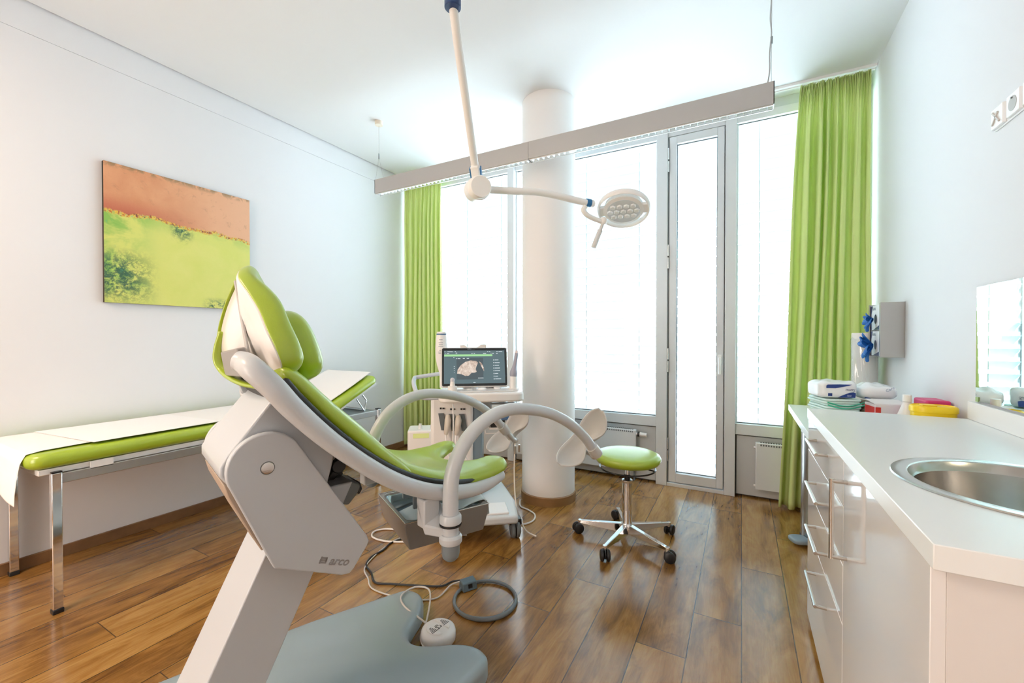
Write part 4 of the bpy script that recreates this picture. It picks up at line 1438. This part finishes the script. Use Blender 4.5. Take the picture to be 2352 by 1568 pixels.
# things on the machine
bt = M('bottle_white', (.86, .85, .85), .3)
bb_ = up_(-.222, -.048, .8683)
t = thing('gel_bottle', bb_, 'white plastic gel bottle with blue bands standing upside down behind the screen', 'bottle')
mk('body', MB().lathe(bb_, [(0, 0), (.012, 0), (.013, .09), (.030, .15), (.038, .20), (.040, .26), (.036, .315), (.032, .345), (.031, .358), (.027, .366), (0, .368)], 28), bt, t, ang=50)
mk('blue_band', MB().lathe(bb_, [(.0322, .346), (.0320, .354)], 28), M('band_blue', (.03, .12, .28), .4), t)
xl = MB()
for z, w in ((.295, .014), (.275, .018), (.262, .016), (.250, .020), (.225, .012), (.215, .022), (.207, .018)):
    xl.obox(bb_ + UF * .0395 + E3 * (z + .02) - UR * .004, UR, UF, E3, w * .8, .0012, .0018)
mk('label_print', xl, M('print_grey', (.35, .36, .42), .5), t)
tw = up_(.115, .11, .6775)
mk('folded_cloth', MB().prism([tw + UR * -.055 + UF * .0, tw + UR * .065 + UF * .05, tw + UR * .12 - UF * .03, tw - UR * .02 - UF * .075], E3 * .045), M('cloth_blue', (.10, .19, .34), .8, bump=.3, bscale=60), bevel=.012, seg=3,
   label='folded blue cloth lying in the shelf under the ultrasound console', cat='cloth')

# small white cabinet left of the machine with two clear caps
wb = CF * 3.06 + CR * (-.635)
t = thing('side_cabinet', Vector((wb.x, wb.y, 0)), 'small white equipment box standing left of the ultrasound machine', 'cabinet')
mk('body', MB().prism([Vector((wb.x, wb.y, .03)) + UR * p[0] + UF * p[1] for p in rrect(0, 0, .115, .10, .02, 4)], E3 * .51), us_w, t, bevel=.012, seg=3)
mk('label_plate', MB().obox(Vector((wb.x, wb.y, .505)) + UF * .1008 - UR * .02, UR, UF, E3, .055, .001, .016), M('pale_yellow', (.75, .85, .35), .5), t)
mk('foot', MB().obox(Vector((wb.x, wb.y, .015)), UR, UF, E3, .10, .085, .015), black, t)
for k, (dx, dz) in enumerate(((-.03, .0), (.055, .0))):
    c_ = Vector((wb.x, wb.y, .5405)) + UR * dx + UF * .03
    mk('specimen_cap', MB().lathe(c_, [(0, 0), (.015, 0), (.015, .022), (.010, .026), (.010, .036), (0, .037)], 18), M('clear_cap', (.72, .72, .70), .15), label=('left' if k == 0 else 'right') + ' of two small clear plastic caps on the white equipment box', cat='cap', group='clear plastic caps')

# ============================================================ WHITE UNITS along the right wall
XF = .250
t = thing('drawer_cabinet', (.5, 1.79, 0), 'white high-gloss cabinet with four steel-handled drawers, nearest the window', 'cabinet')
mk('carcass', MB().box(XF + .018, 1.457, .08, XR - .012, 1.475, .858).box(XF + .018, 2.135, .08, XR - .012, 2.153, .858).box(XF + .018, 1.475, .08, XR - .012, 2.135, .10).box(XR - .03, 1.475, .10, XR - .012, 2.135, .858), white_pl, t)
mk('plinth', MB().box(XF + .05, 1.457, 0, XR - .012, 2.150, .078), M('plinth_grey', (.3, .3, .3), .6), t)
ZD = [(.733, .860), (.568, .730), (.403, .565), (.035, .400)]
for (z0, z1), hz in zip(ZD, (.812, .650, .485, .308)):
    dr = mk('drawer', MB().box(XF, 1.459, z0, XF + .018, 2.152, z1), white_gloss, t, bevel=.0012)
    mk('handle', MB().tube([(XF, 1.70, hz), (XF - .032, 1.70, hz), (XF - .032, 1.93, hz), (XF, 1.93, hz)][0:2], .0055, 12)
       .tube([(XF, 1.93, hz), (XF - .032, 1.93, hz)], .0055, 12).cyl((XF - .032, 1.6945, hz), (XF - .032, 1.9355, hz), .0055, seg=12), steel_w, dr)
t = thing('sink_cabinet', (.5, 1.15, 0), 'white high-gloss cabinet with one tall-handled door under the round sink, nearest the camera', 'cabinet')
mk('carcass', MB().box(XF + .018, .848, .035, XR - .012, .866, .858).box(XF + .018, 1.437, .08, XR - .012, 1.4545, .858).box(XF + .018, .866, .08, XR - .012, 1.437, .10), M('side_lacquer', (.80, .78, .76), .25), t)
mk('plinth', MB().box(XF + .05, .85, 0, XR - .012, 1.4545, .034), M('plinth_grey', (.3, .3, .3), .6), t)
dr = mk('door', MB().box(XF, .850, .035, XF + .018, 1.4555, .860), white_gloss, t, bevel=.0012)
mk('handle', MB().cyl((XF, 1.41, .607), (XF - .034, 1.41, .607), .0058, seg=12).cyl((XF, 1.41, .812), (XF - .034, 1.41, .812), .0058, seg=12).cyl((XF - .034, 1.41, .601), (XF - .034, 1.41, .818), .0058, seg=12), steel_w, dr)

# worktop with the round cut-out
KX, KY, KR = .512, 1.212, .216


def slab_with_hole(x0, y0, x1, y1, z0, z1, cx, cy, r):
    angs = sorted(set([2 * PI * k / 64 for k in range(64)] + [math.atan2(y - cy, x - cx) % (2 * PI) for x in (x0, x1) for y in (y0, y1)]))
    b = MB()
    vs = []
    for a in angs:
        dx, dy = math.cos(a), math.sin(a)
        q = min([(x1 - cx) / dx if dx > 1e-9 else 1e9, (x0 - cx) / dx if dx < -1e-9 else 1e9, (y1 - cy) / dy if dy > 1e-9 else 1e9, (y0 - cy) / dy if dy < -1e-9 else 1e9])
        o, i = (cx + dx * q, cy + dy * q), (cx + dx * r, cy + dy * r)
        vs += [(*o, z1), (*i, z1), (*i, z0), (*o, z0)]
    n = len(angs)
    fs = []
    for k in range(n):
        a_, b_ = 4 * k, 4 * ((k + 1) % n)
        for j in range(4):
            fs.append((a_ + j, b_ + j, b_ + (j + 1) % 4, a_ + (j + 1) % 4))
    return b.add(vs, fs)


wt = thing('worktop', (.5, 1.5, .862), 'pale laminate worktop with a low upstand over both white cabinets', 'worktop')
mk('slab', slab_with_hole(.246, .826, XR - .001, 2.157, .862, .900, KX, KY, KR - .012), white_top, wt, bevel=.0015)
mk('upstand', MB().box(XR - .020, .826, .9003, XR - .001, 2.157, .966), white_pl, wt, bevel=.002)
t = thing('sink', (KX, KY, .9), 'round stainless steel basin set into the worktop', 'sink')
mk('bowl', MB().lathe((KX, KY, .9005), [(KR + .002, 0), (KR, .003), (KR - .022, .0035), (KR - .028, .001), (KR - .034, -.014), (KR - .038, -.018), (KR - .042, -.05), (KR - .055, -.12), (KR - .075, -.145), (.03, -.150), (0, -.152)], 96, cap0=False), M('sink_steel', (.50, .49, .46), .22, metal=1.0, bump=.10, bscale=40, aniso=(1, 1, .1)), t, ang=25)
mk('drain', MB().lathe((KX, KY, .752), [(.028, 0), (.026, .002), (0, .001)], 24), chrome, t)

# lower desk towards the window
t = thing('desk', (.5, 2.7, .72), 'lower white desk board between the drawer cabinet and the curtain', 'desk')
mk('board', MB().box(.278, 2.160, .712, XR - .001, 3.36, .750), white_top, t, bevel=.0015)
mk('wall_batten', MB().box(XR - .04, 2.17, .67, XR - .002, 3.34, .7115), white_pl, t)
mk('end_panel', MB().box(.60, 3.33, 0, XR - .002, 3.35, .7115), white_pl, t)

t = thing('pedal_bin', (.435, 3.02, 0), 'tall brushed steel cylindrical pedal bin under the desk', 'bin')
mk('body', MB().cyl((.435, 3.02, .03), (.435, 3.02, .64), .120, seg=48), M('bin_steel', (.50, .49, .48), .25, metal=1.0), t, ang=40)
mk('base_ring', MB().cyl((.435, 3.02, 0), (.435, 3.02, .031), .123, seg=48), black, t, bevel=.003)
mk('lid', MB().lathe((.435, 3.02, .641), [(.121, 0), (.118, .02), (.06, .035), (0, .038)], 40), M('bin_steel2', (.50, .49, .48), .25, metal=1.0), t)
mk('pedal', MB().blob((.300, 2.925, .028), (.045, .02, 0), (-.02, .045, 0), (0, 0, .016), .6, 20, 12).cyl((.31, 2.94, .02), (.38, 2.98, .02), .010, seg=10), us_b, t)

# mirror
t = thing('mirror', (XR - .004, 1.5, .97), 'frameless greenish wall mirror above the worktop upstand', 'mirror')
mk('glass', MB().box(XR - .0075, .70, .972, XR - .0005, 2.132, 1.379), M('mirror_silver', (.80, .92, .86), .015, metal=1.0), t)
mk('clip', MB().box(XR - .010, 2.106, .969, XR - .0078, 2.126, .986), M('clip_green', (.35, .50, .20), .3), t)

# socket strip on the right wall
t = thing('socket_strip', (XR, 1.92, 1.89), 'white multi-gang wall socket plate high on the right wall', 'socket')
mk('frame', MB().box(XR - .006, 1.74, 1.888, XR - .0003, 2.028, 1.962), M('socket_white', (.90, .90, .90), .3), t, bevel=.003)
for i, y in enumerate((1.988, 1.895, 1.806)):
    mk('socket_insert', MB().box(XR - .016, y - .036, 1.892, XR - .0062, y + .036, 1.958), M('socket_white', (.9, .9, .9), .3), t, bevel=.002)
    if i:
        mk('socket_recess', MB().lathe((XR - .0162, y, 1.925), [(.0225, 0), (.0225, .0006), (0, .0006)], 32, (-1, 0, 0)), M('recess_grey', (.50, .50, .49), .5), t)
        mk('socket_pin', MB().cyl((XR - .0165, y, 1.9425), (XR - .020, y, 1.9425), .003, seg=8), dark_grey, t)
    else:
        mk('claw_bracket', MB().obox((XR - .018, y, 1.925), (0, .7, .7), (0, -.7, .7), (1, 0, 0), .030, .0025, .002).obox((XR - .018, y + .006, 1.922), (0, .7, -.7), (0, .7, .7), (1, 0, 0), .024, .0025, .002), M('claw_beige', (.62, .60, .57), .4), t)

# glove dispenser on the wall
t = thing('glove_dispenser', (XR, 3.02, 1.09), 'brushed steel wall bracket holding two stacked glove boxes', 'dispenser')
mk('bracket', MB().box(.652, 2.910, 1.092, XR - .0005, 2.912, 1.385).box(.650, 2.910, 1.092, .652, 2.935, 1.385).box(.650, 3.128, 1.092, .652, 3.152, 1.385)
   .box(.652, 3.150, 1.092, XR - .0005, 3.152, 1.385).box(XR - .004, 2.912, 1.092, XR - .001, 3.15, 1.385).box(.652, 2.912, 1.092, XR - .004, 3.15, 1.094), M('bracket_steel', (.46, .44, .42), .38, metal=.9, bump=.05, bscale=200), t, bevel=.0006)
gbx = M('carton_white', (.84, .86, .90), .5)
for i, (z0, w) in enumerate(((1.095, 'lower'), (1.238, 'upper'))):
    t2 = thing('glove_box', (.70, 3.03, z0), w + ' white and navy carton of blue gloves in the steel wall bracket', 'box', 'glove boxes')
    mk('carton', MB().box(.656, 2.918, z0, XR - .008, 3.144, z0 + .139), gbx, t2, bevel=.0015)
    nv = M('print_navy', (.02, .04, .14), .4)
    mk('printed_band', MB().add([(.6555, 3.127, z0 + .002), (.6555, 3.105, z0 + .002), (.6555, 3.112, z0 + .09), (.6555, 3.085, z0 + .137), (.6555, 3.127, z0 + .137)], [(0, 1, 2, 3, 4)])
       .add([(.6555, 3.08, z0 + .002), (.6555, 2.94, z0 + .002), (.6555, 2.94, z0 + .03)], [(0, 1, 2)]), nv, t2)
    text('lettering', 'NITRIL', .020, (.6552, 3.085, z0 + .112), (0, -1, 0), (0, 0, 1), M('print_dim', (.25, .3, .38), .5), t2, .0002)
    mk('opening', MB().lathe((.6553, 3.03, z0 + .062), [(.0, 0), (.026, 0), (.026, .0004)], 24, (-1, 0, 0)), nv, t2)
    glv = M('glove_blue', (.02, .16, .52), .35, trans=(.03, .25, .7, .15))
    g = MB()
    rnd = random.Random(20 + i)
    c0_ = Vector((.652, 3.03 + .006 * i, z0 + .060))
    big = (1.75, 1.25)[i]
    for k in range(9):
        a = 2 * PI * k / 9 + rnd.uniform(-.2, .2)
        L = rnd.uniform(.03, .062) * big
        out = rnd.uniform(.018, .045) * big
        tip = c0_ + Vector((-out, math.cos(a) * L, math.sin(a) * L * .9 - .006))
        nrm = Vector((0, -math.sin(a), math.cos(a)))
        w_ = .016 * big
        g.add([c0_ - nrm * w_ * .5 + Vector((-.002, 0, 0)), c0_ + nrm * w_ * .5 + Vector((-.002, 0, 0)), c0_.lerp(tip, .55) + nrm * w_ + Vector((-.012, 0, 0)), tip, c0_.lerp(tip, .55) - nrm * w_ + Vector((-.003, 0, 0)), c0_.lerp(tip, .5) + Vector((-.022 * big, 0, 0))],
              [(0, 1, 5), (1, 2, 5), (2, 3, 5), (3, 4, 5), (4, 0, 5)])
    g.tube(cr([c0_ + Vector((-.02, .005, -.01)), c0_ + Vector((-.03, .010, -.035 * big)), c0_ + Vector((-.028, .012, -.055 * big))], 4), [.009] * 8 + [.004], 10)
    mk('glove', g, glv, subsurf=2, solid=.0009, ang=180, label='blue glove pulled halfway out of the ' + w + ' box in the wall bracket', cat='glove')

# ---------- things on the desk
rl = (.652, 3.245)
t = thing('paper_roll', (rl[0], rl[1], .7503), 'tall white couch-paper roll in clear film standing in the corner of the desk', 'paper roll')
mk('roll', MB().lathe((rl[0], rl[1], .751), [(0, 0), (.062, 0), (.063, .002), (.063, .47), (.060, .474), (.02, .474), (.018, .45), (0, .45)], 48), M('roll_paper', (.88, .85, .82), .85, bump=.2, bscale=30), t, ang=40)


def film(a, b):
    q = 2 * PI * a
    rr_ = .067 + .004 * math.sin(q * 5 + b * 4) + .003 * math.sin(q * 11 + b * 9)
    z = .7515 + .50 * b
    if b > .88:
        rr_ *= (1 - (b - .88) / .12 * .75)
        z += .02 * math.cos(q - 0.2) * (b - .88) / .12
    rr_ += .022 * max(0, 1 - b * 1.8) * max(0, math.cos(q - R(195))) ** 3
    return Vector((min(rl[0] + rr_ * math.cos(q), XR - .004), rl[1] + rr_ * math.sin(q), z))


mk('wrap_film', MB().grid(film, 60, 40, True), thin_glass('wrap_film', (.93, .95, .95), .10), t, ang=180)


def softpack(c, ax, ay, hx, hy, hz, e=.45, puff=0, seed=1):
    rnd = random.Random(seed)
    ph = [rnd.uniform(0, 6) for _ in range(6)]
    b = MB()
    ax, ay = Vector(ax).normalized(), Vector(ay).normalized()
    b.blob(c, ax * hx, ay * hy, E3 * hz, e, 48, 24)
    c = Vector(c)
    for v in b.v:
        d = v - c
        x, y, z = d.dot(ax) / hx, d.dot(ay) / hy, d.z / hz
        w = puff * (math.sin(4 * x + ph[0]) * math.sin(3 * y + ph[1]) + .5 * math.sin(9 * x + ph[2] + 5 * z) + .4 * math.sin(11 * y + ph[3]))
        v.z += w * max(0, z + .3)
        v += ax * (w * .6 * (1 if x > 0 else -1) * abs(x) ** 4)
    return b


px_, py_ = Vector((.95, .31, 0)), Vector((-.31, .95, 0))
film_w = M('pack_film', (.82, .86, .88), .25)
prn = M('pack_blue', (.015, .05, .24), .3)
# green-edged pads, lowest
c_ = Vector((.405, 2.60, .810))
t = thing('pad_stack', (c_.x, c_.y, .7503), 'stack of folded white disposable pads with green edges on the desk', 'pads')
g = MB()
for k in range(13):
    z = .7505 + k * .0118
    sh_ = .006 * math.sin(k * 2.1)
    g.prism([Vector((c_.x + sh_, c_.y, z)) + px_ * p[0] + py_ * p[1] for p in rrect(0, 0, .078, .09, .02, 3)], E3 * .0105)
mk('pads', g, M('pad_mint', (.66, .84, .80), .7, bump=.3, bscale=60), t, bevel=.004)
g = MB()
for k, z in enumerate((.880, .868)):
    g.grid(lambda a, b, z=z, k=k: Vector((c_.x, c_.y, z + .006 - .020 * math.sin(PI * a) + .006 * a)) + px_ * (-.075 + .165 * a) - py_ * (.0925 + .004 * b + .002 * k) + E3 * (.005 * b), 24, 3)
mk('green_edge', g, M('pad_green', (.05, .52, .33), .6), t, ang=180, solid=.002)
# wrapped pack on top
c_ = Vector((.392, 2.585, .9455))
t = thing('wipes_pack', (c_.x, c_.y, .905), 'plump white and navy plastic-wrapped pack lying on the folded pads', 'package')
mk('wrapper', softpack(c_, px_, py_, .082, .075, .040, .38, .003, 4), film_w, t, ang=180)
fr = c_ - py_ * .0755


def fpt(x, z, o=.001):
    return fr + px_ * x + E3 * z - py_ * o


mk('blue_swoosh', MB().add([fpt(-.060, .010), fpt(-.02, .010), fpt(.035, .022), fpt(.05, .028), fpt(.0, .029), fpt(-.054, .027), fpt(-.060, .022)], [list(range(7))])
   .add([fpt(-.012, -.034), fpt(.064, -.034), fpt(.066, -.012), fpt(.056, -.008), fpt(.04, -.010), fpt(.012, -.022)], [list(range(6))]), prn, t)
mk('blue_stamp', MB().add([fpt(-.052, -.028), fpt(-.034, -.028), fpt(-.034, -.014), fpt(-.052, -.014)], [(0, 1, 2, 3)]), prn, t)
text('lettering', 'Samu', .019, fpt(.064, .008, .0014), -px_, -E3, M('print_slate', (.12, .14, .22), .5), t, .0002, .2)
text('lettering', 'Seni', .011, fpt(.028, -.028, .0018), px_, E3, M('print_pale', (.7, .78, .9), .5), t, .0002, .2)
# kraft folded towels
c_ = Vector((.535, 2.66, .858))
t = thing('paper_towel_stack', (c_.x, c_.y, .7503), 'brown folded recycled-paper towels behind the worktop edge', 'paper towels')
g = MB()
for k in range(11):
    z = .7506 + k * .0118
    g.prism([Vector((c_.x + .004 * math.sin(k * 3), c_.y, z)) + px_ * p[0] + py_ * p[1] for p in rrect(0, 0, .052, .09, .01, 2)], E3 * (.0112))
mk('towels', g, M('kraft', (.24, .17, .115), .85, bump=.3, bscale=80, var=.2, vscale=40), t, bevel=.003)
mk('loose_towel', MB().grid(lambda a, b: c_ + px_ * (-.045 + .10 * a) - py_ * (.095 + .010 * math.sin(a * 7)) + E3 * (.004 - .012 * math.sin(a * 4 + 1) + .010 * b), 16, 4), M('kraft_pale', (.42, .31, .22), .85), t, ang=180, solid=.0015)
# carton with red end
c_ = Vector((.574, 2.46, .0))
t = thing('tissue_carton', (c_.x, c_.y, .7503), 'white and lilac open carton with a red end, on the desk', 'box')
cx_, cy_ = Vector((.985, .17, 0)), Vector((-.17, .985, 0))
mk('carton', MB().obox(Vector((c_.x, c_.y, .826)), cx_, cy_, E3, .062, .050, .075), M('carton_lilac', (.72, .68, .70), .5), t, bevel=.0015)
mk('red_end', MB().obox(Vector((c_.x, c_.y, .85)) - cx_ * .0625, cx_, cy_, E3, .0008, .044, .040).obox(Vector((c_.x, c_.y, .862)) - cx_ * .052 - cy_ * .0505, cx_, cy_, E3, .010, .0006, .028), M('print_red', (.55, .02, .02), .4), t)
mk('lid_flap', MB().obox(Vector((c_.x, c_.y, .9085)) + cy_ * .006, cx_, (cy_ + E3 * .14), (E3 - cy_ * .14), .060, .042, .0012), M('carton_white2', (.82, .80, .80), .5), t)
# crumpled bag on top
c_ = Vector((.565, 2.64, .936))
t = thing('plastic_pack', (c_.x, c_.y, .896), 'crumpled white plastic-wrapped pack resting on the brown paper towels', 'package')
mk('wrapper', softpack(c_, Vector((.98, .1, 0)), Vector((-.1, .98, 0)), .080, .085, .038, .7, .005, 9), M('bag_white', (.80, .84, .86), .22), t, ang=180)
text('lettering', 'Care', .018, c_ + Vector((.030, -.085, .006)), Vector((.75, .05, .5)), Vector((-.4, 0, .8)), M('print_steel', (.25, .33, .45), .5), t, .0002, .2)
mk('blue_mark', MB().add([c_ + Vector((-.052, -.0855, -.020)), c_ + Vector((-.03, -.0885, -.024)), c_ + Vector((-.006, -.087, -.034)), c_ + Vector((-.045, -.0845, -.031))], [(0, 1, 2, 3)]), prn, t)
# spray / squeeze bottle
c_ = Vector((.612, 2.345, .7503))
t = thing('squeeze_bottle', c_, 'white plastic bottle beside the yellow container', 'bottle')
mk('body', MB().lathe(c_, [(0, 0), (.030, 0), (.033, .004), (.033, .10), (.031, .12), (.018, .160), (.0145, .170), (.0145, .178)], 32), M('bottle_frost', (.84, .83, .84), .3), t, ang=50)
mk('cap', MB().cyl(c_ + E3 * .1785, c_ + E3 * .208, .0155, .0145, 24), M('cap_white', (.88, .87, .86), .35), t, bevel=.002)
# pink box
c_ = Vector((.712, 2.42, .75))
mk('pink_carton', MB().obox(Vector((.698, 2.375, .846)), (1, .1, 0), (-.1, 1, 0), E3, .040, .055, .0955), M('print_pink', (.62, .03, .16), .4), bevel=.008, seg=3, label='glossy pink carton behind the yellow container', cat='box')
# yellow sharps container
c_ = Vector((.657, 2.222, .7503))
t = thing('sharps_container', c_, 'yellow oval plastic sharps container standing behind the worktop edge', 'container')
ylw = M('yellow_plastic', (.90, .64, .01), .32)
YX, YY = Vector((1, .06, 0)).normalized(), Vector((-.06, 1, 0)).normalized()


def oval(s, z, hx=.066, hy=.046):
    return [c_ + YX * hx * s * math.copysign(abs(math.cos(q)) ** .8, math.cos(q)) + YY * hy * s * math.copysign(abs(math.sin(q)) ** .8, math.sin(q)) + E3 * z for q in [2 * PI * k / 40 for k in range(40)]]


def stack(levels, mb):
    vs = []
    for s, z in levels:
        vs += oval(s, z)
    fs = [(i * 40 + k, i * 40 + (k + 1) % 40, (i + 1) * 40 + (k + 1) % 40, (i + 1) * 40 + k) for i in range(len(levels) - 1) for k in range(40)]
    fs += [list(range(40))[::-1], [(len(levels) - 1) * 40 + k for k in range(40)]]
    return mb.add(vs, fs)


mk('body', stack([(.90, 0), (.93, .003), (1.0, .158)], MB()), ylw, t, ang=40)
mk('lid', stack([(1.04, .158), (1.065, .160), (1.065, .176), (1.03, .181), (.95, .184), (.93, .180), (.1, .1795)], MB()), ylw, t, ang=30)
mk('lid_flap', MB().obox(c_ + E3 * .183 - YX * .015, YX, YY, E3, .022, .016, .003), ylw, t, bevel=.002)

# ============================================================ FLOOR THINGS
# foot switch in the notch of the floor plate
c_ = ch(-.055, -.045, 0)
c_ = Vector((-1.052, 1.318, 0))
t = thing('foot_switch', c_, 'round white foot switch with arrow symbols in the notch of the grey base plate', 'foot pedal')
ax_, ay_ = CR, CF
body = MB().lathe(c_, [(0, .0), (.062, 0), (.068, .004), (.069, .030), (.066, .040), (.058, .046), (.03, .049), (0, .050)], 48)
mk('housing', body, white_pl, t, ang=60)
dg = (CR * .8 - CF * .6).normalized()
dp = Vector((-dg.y, dg.x, 0))
mk('rocker_button', MB().prism([c_ + E3 * .047 + dp * (.018 + .028 * math.sin(R(q))) + dg * .040 * math.cos(R(q)) for q in range(0, 181, 15)], E3 * .006), white_pl, t, bevel=.002)
mk('rocker_button', MB().prism([c_ + E3 * .047 - dp * (.018 + .028 * math.sin(R(q))) + dg * .040 * math.cos(R(q)) for q in range(0, 181, 15)], E3 * .006), white_pl, t, bevel=.002)
g = MB()
for s in (1, -1):
    for k in range(5):
        g.obox(c_ + E3 * .0534 + dp * s * (.030 - (0)) + dg * (-.014 + k * .007), dg, dp, E3, .0014, .005 + .0025 * k, .0003)
mk('arrow_stripes', g, M('print_dark', (.05, .05, .05), .5), t)
g = MB()
for dx, dy, w, h in ((-.008, .004, .005, .0015), (.0, -.004, .007, .0015), (.008, .005, .0015, .005), (-.004, -.009, .004, .0015), (.010, -.006, .002, .004), (-.012, -.002, .0015, .006), (.003, .010, .006, .0015)):
    g.obox(c_ + E3 * .0500 + dg * dx + dp * dy, dg, dp, E3, w, h, .0004)
mk('figure_symbol', g, M('print_dark', (.05, .05, .05), .5), t)
cb_ = M('cable_beige', (.60, .57, .53), .5)


def P3(x, y, z):
    return Vector((x, y, z))


mk('cable', MB().tube(cr([c_ + P3(-.050, .02, .020), c_ + P3(-.085, .0, .05), c_ + P3(-.175, -.005, .083), c_ + P3(-.235, .045, .082), c_ + P3(-.225, .115, .083), c_ + P3(-.165, .135, .083), c_ + P3(-.115, .09, .075), c_ + P3(-.085, .03, .030), c_ + P3(-.06, -.035, .012), c_ + P3(-.01, -.073, .008)], 8), .0038, 8), cb_, t)

# hoop-shaped foot control with its block
hc_ = Vector((-1.018, 1.612, 0))
t = thing('foot_control_hoop', hc_, 'dark grey tubular foot control hoop lying on the floor in front of the base plate', 'foot pedal')
g = MB()
n = 64
hp = [hc_ + P3(.140 * math.cos(2 * PI * k / n), .140 * math.sin(2 * PI * k / n), .010) for k in range(n)]
mk('hoop', MB().tube(hp, [.0075 + .0025 * max(0, math.cos(2 * PI * k / n + .6)) for k in range(n)], 12, True), dark_grey, t, ang=180)
bc = hc_ + P3(-.125, .045, .024)
bd = Vector((.5, .86, 0)).normalized()
bn = Vector((.86, -.5, 0)).normalized()
mk('switch_block', MB().prism([bc - bd * .036 + bn * -.028 - E3 * .023, bc - bd * .036 + bn * .030 - E3 * .023, bc - bd * .036 + bn * .022 + E3 * .012, bc - bd * .036 - bn * .018 + E3 * .020], bd * .072), M('block_slate', (.10, .15, .18), .45), t, bevel=.004)
mk('block_slot', MB().obox(bc + bn * .0265 - E3 * .001, bd, (bn * .975 + E3 * .22), (E3 - bn * .22), .010, .002, .009), black, t)
kab = M('cable_black', (.02, .022, .024), .5)
s0 = bc - bd * .0 - bn * .03
mk('cable', MB().tube(cr([s0, s0 + P3(-.06, -.02, -.014), P3(-1.26, 1.60, .006), P3(-1.36, 1.55, .006), P3(-1.48, 1.50, .006), P3(-1.56, 1.47, .006), P3(-1.64, 1.52, .006), P3(-1.72, 1.56, .006), P3(-1.76, 1.63, .006), P3(-1.76, 1.72, .006), P3(-1.78, 1.80, .006), P3(-1.74, 1.90, .006), P3(-1.66, 1.98, .006)], 8), .0048, 8), kab, t)
mk('cable', MB().tube(cr([s0 - bd * .015, s0 + P3(-.05, -.05, -.014), P3(-1.22, 1.52, .005), P3(-1.30, 1.46, .005), P3(-1.42, 1.43, .005), P3(-1.54, 1.43, .005), P3(-1.62, 1.48, .005), P3(-1.70, 1.53, .005), P3(-1.745, 1.62, .005), P3(-1.775, 1.74, .005), P3(-1.78, 1.86, .005), P3(-1.70, 1.97, .005)], 8), .0034, 8), cb_, t)

# loose white power cable looping on the floor by the column
iv = M('cable_white', (.80, .76, .72), .4)
mk('power_cable', MB().tube(cr([P3(-1.385, 2.47, .05), P3(-1.375, 2.43, .012), P3(-1.36, 2.40, .0058), P3(-1.30, 2.36, .0058), P3(-1.22, 2.38, .0058), P3(-1.185, 2.46, .0058), P3(-1.215, 2.55, .0058), P3(-1.29, 2.60, .0058), P3(-1.365, 2.63, .0058), P3(-1.42, 2.73, .0058)], 8), .0055, 8), iv,
   label='white cable looping on the floor between the ultrasound machine and the column', cat='cable')
mk('power_cable', MB().tube(cr([P3(-1.45, 2.09, .0058), P3(-1.62, 2.02, .0058), P3(-1.80, 1.96, .0058), P3(-1.93, 1.92, .0058), P3(-1.975, 1.86, .0058), P3(-1.93, 1.80, .0058), P3(-1.82, 1.80, .0058), P3(-1.70, 1.86, .0058), P3(-1.60, 1.96, .0058)], 8), .0055, 8), iv,
   label='white cable loop on the floor left of the grey tray', cat='cable')
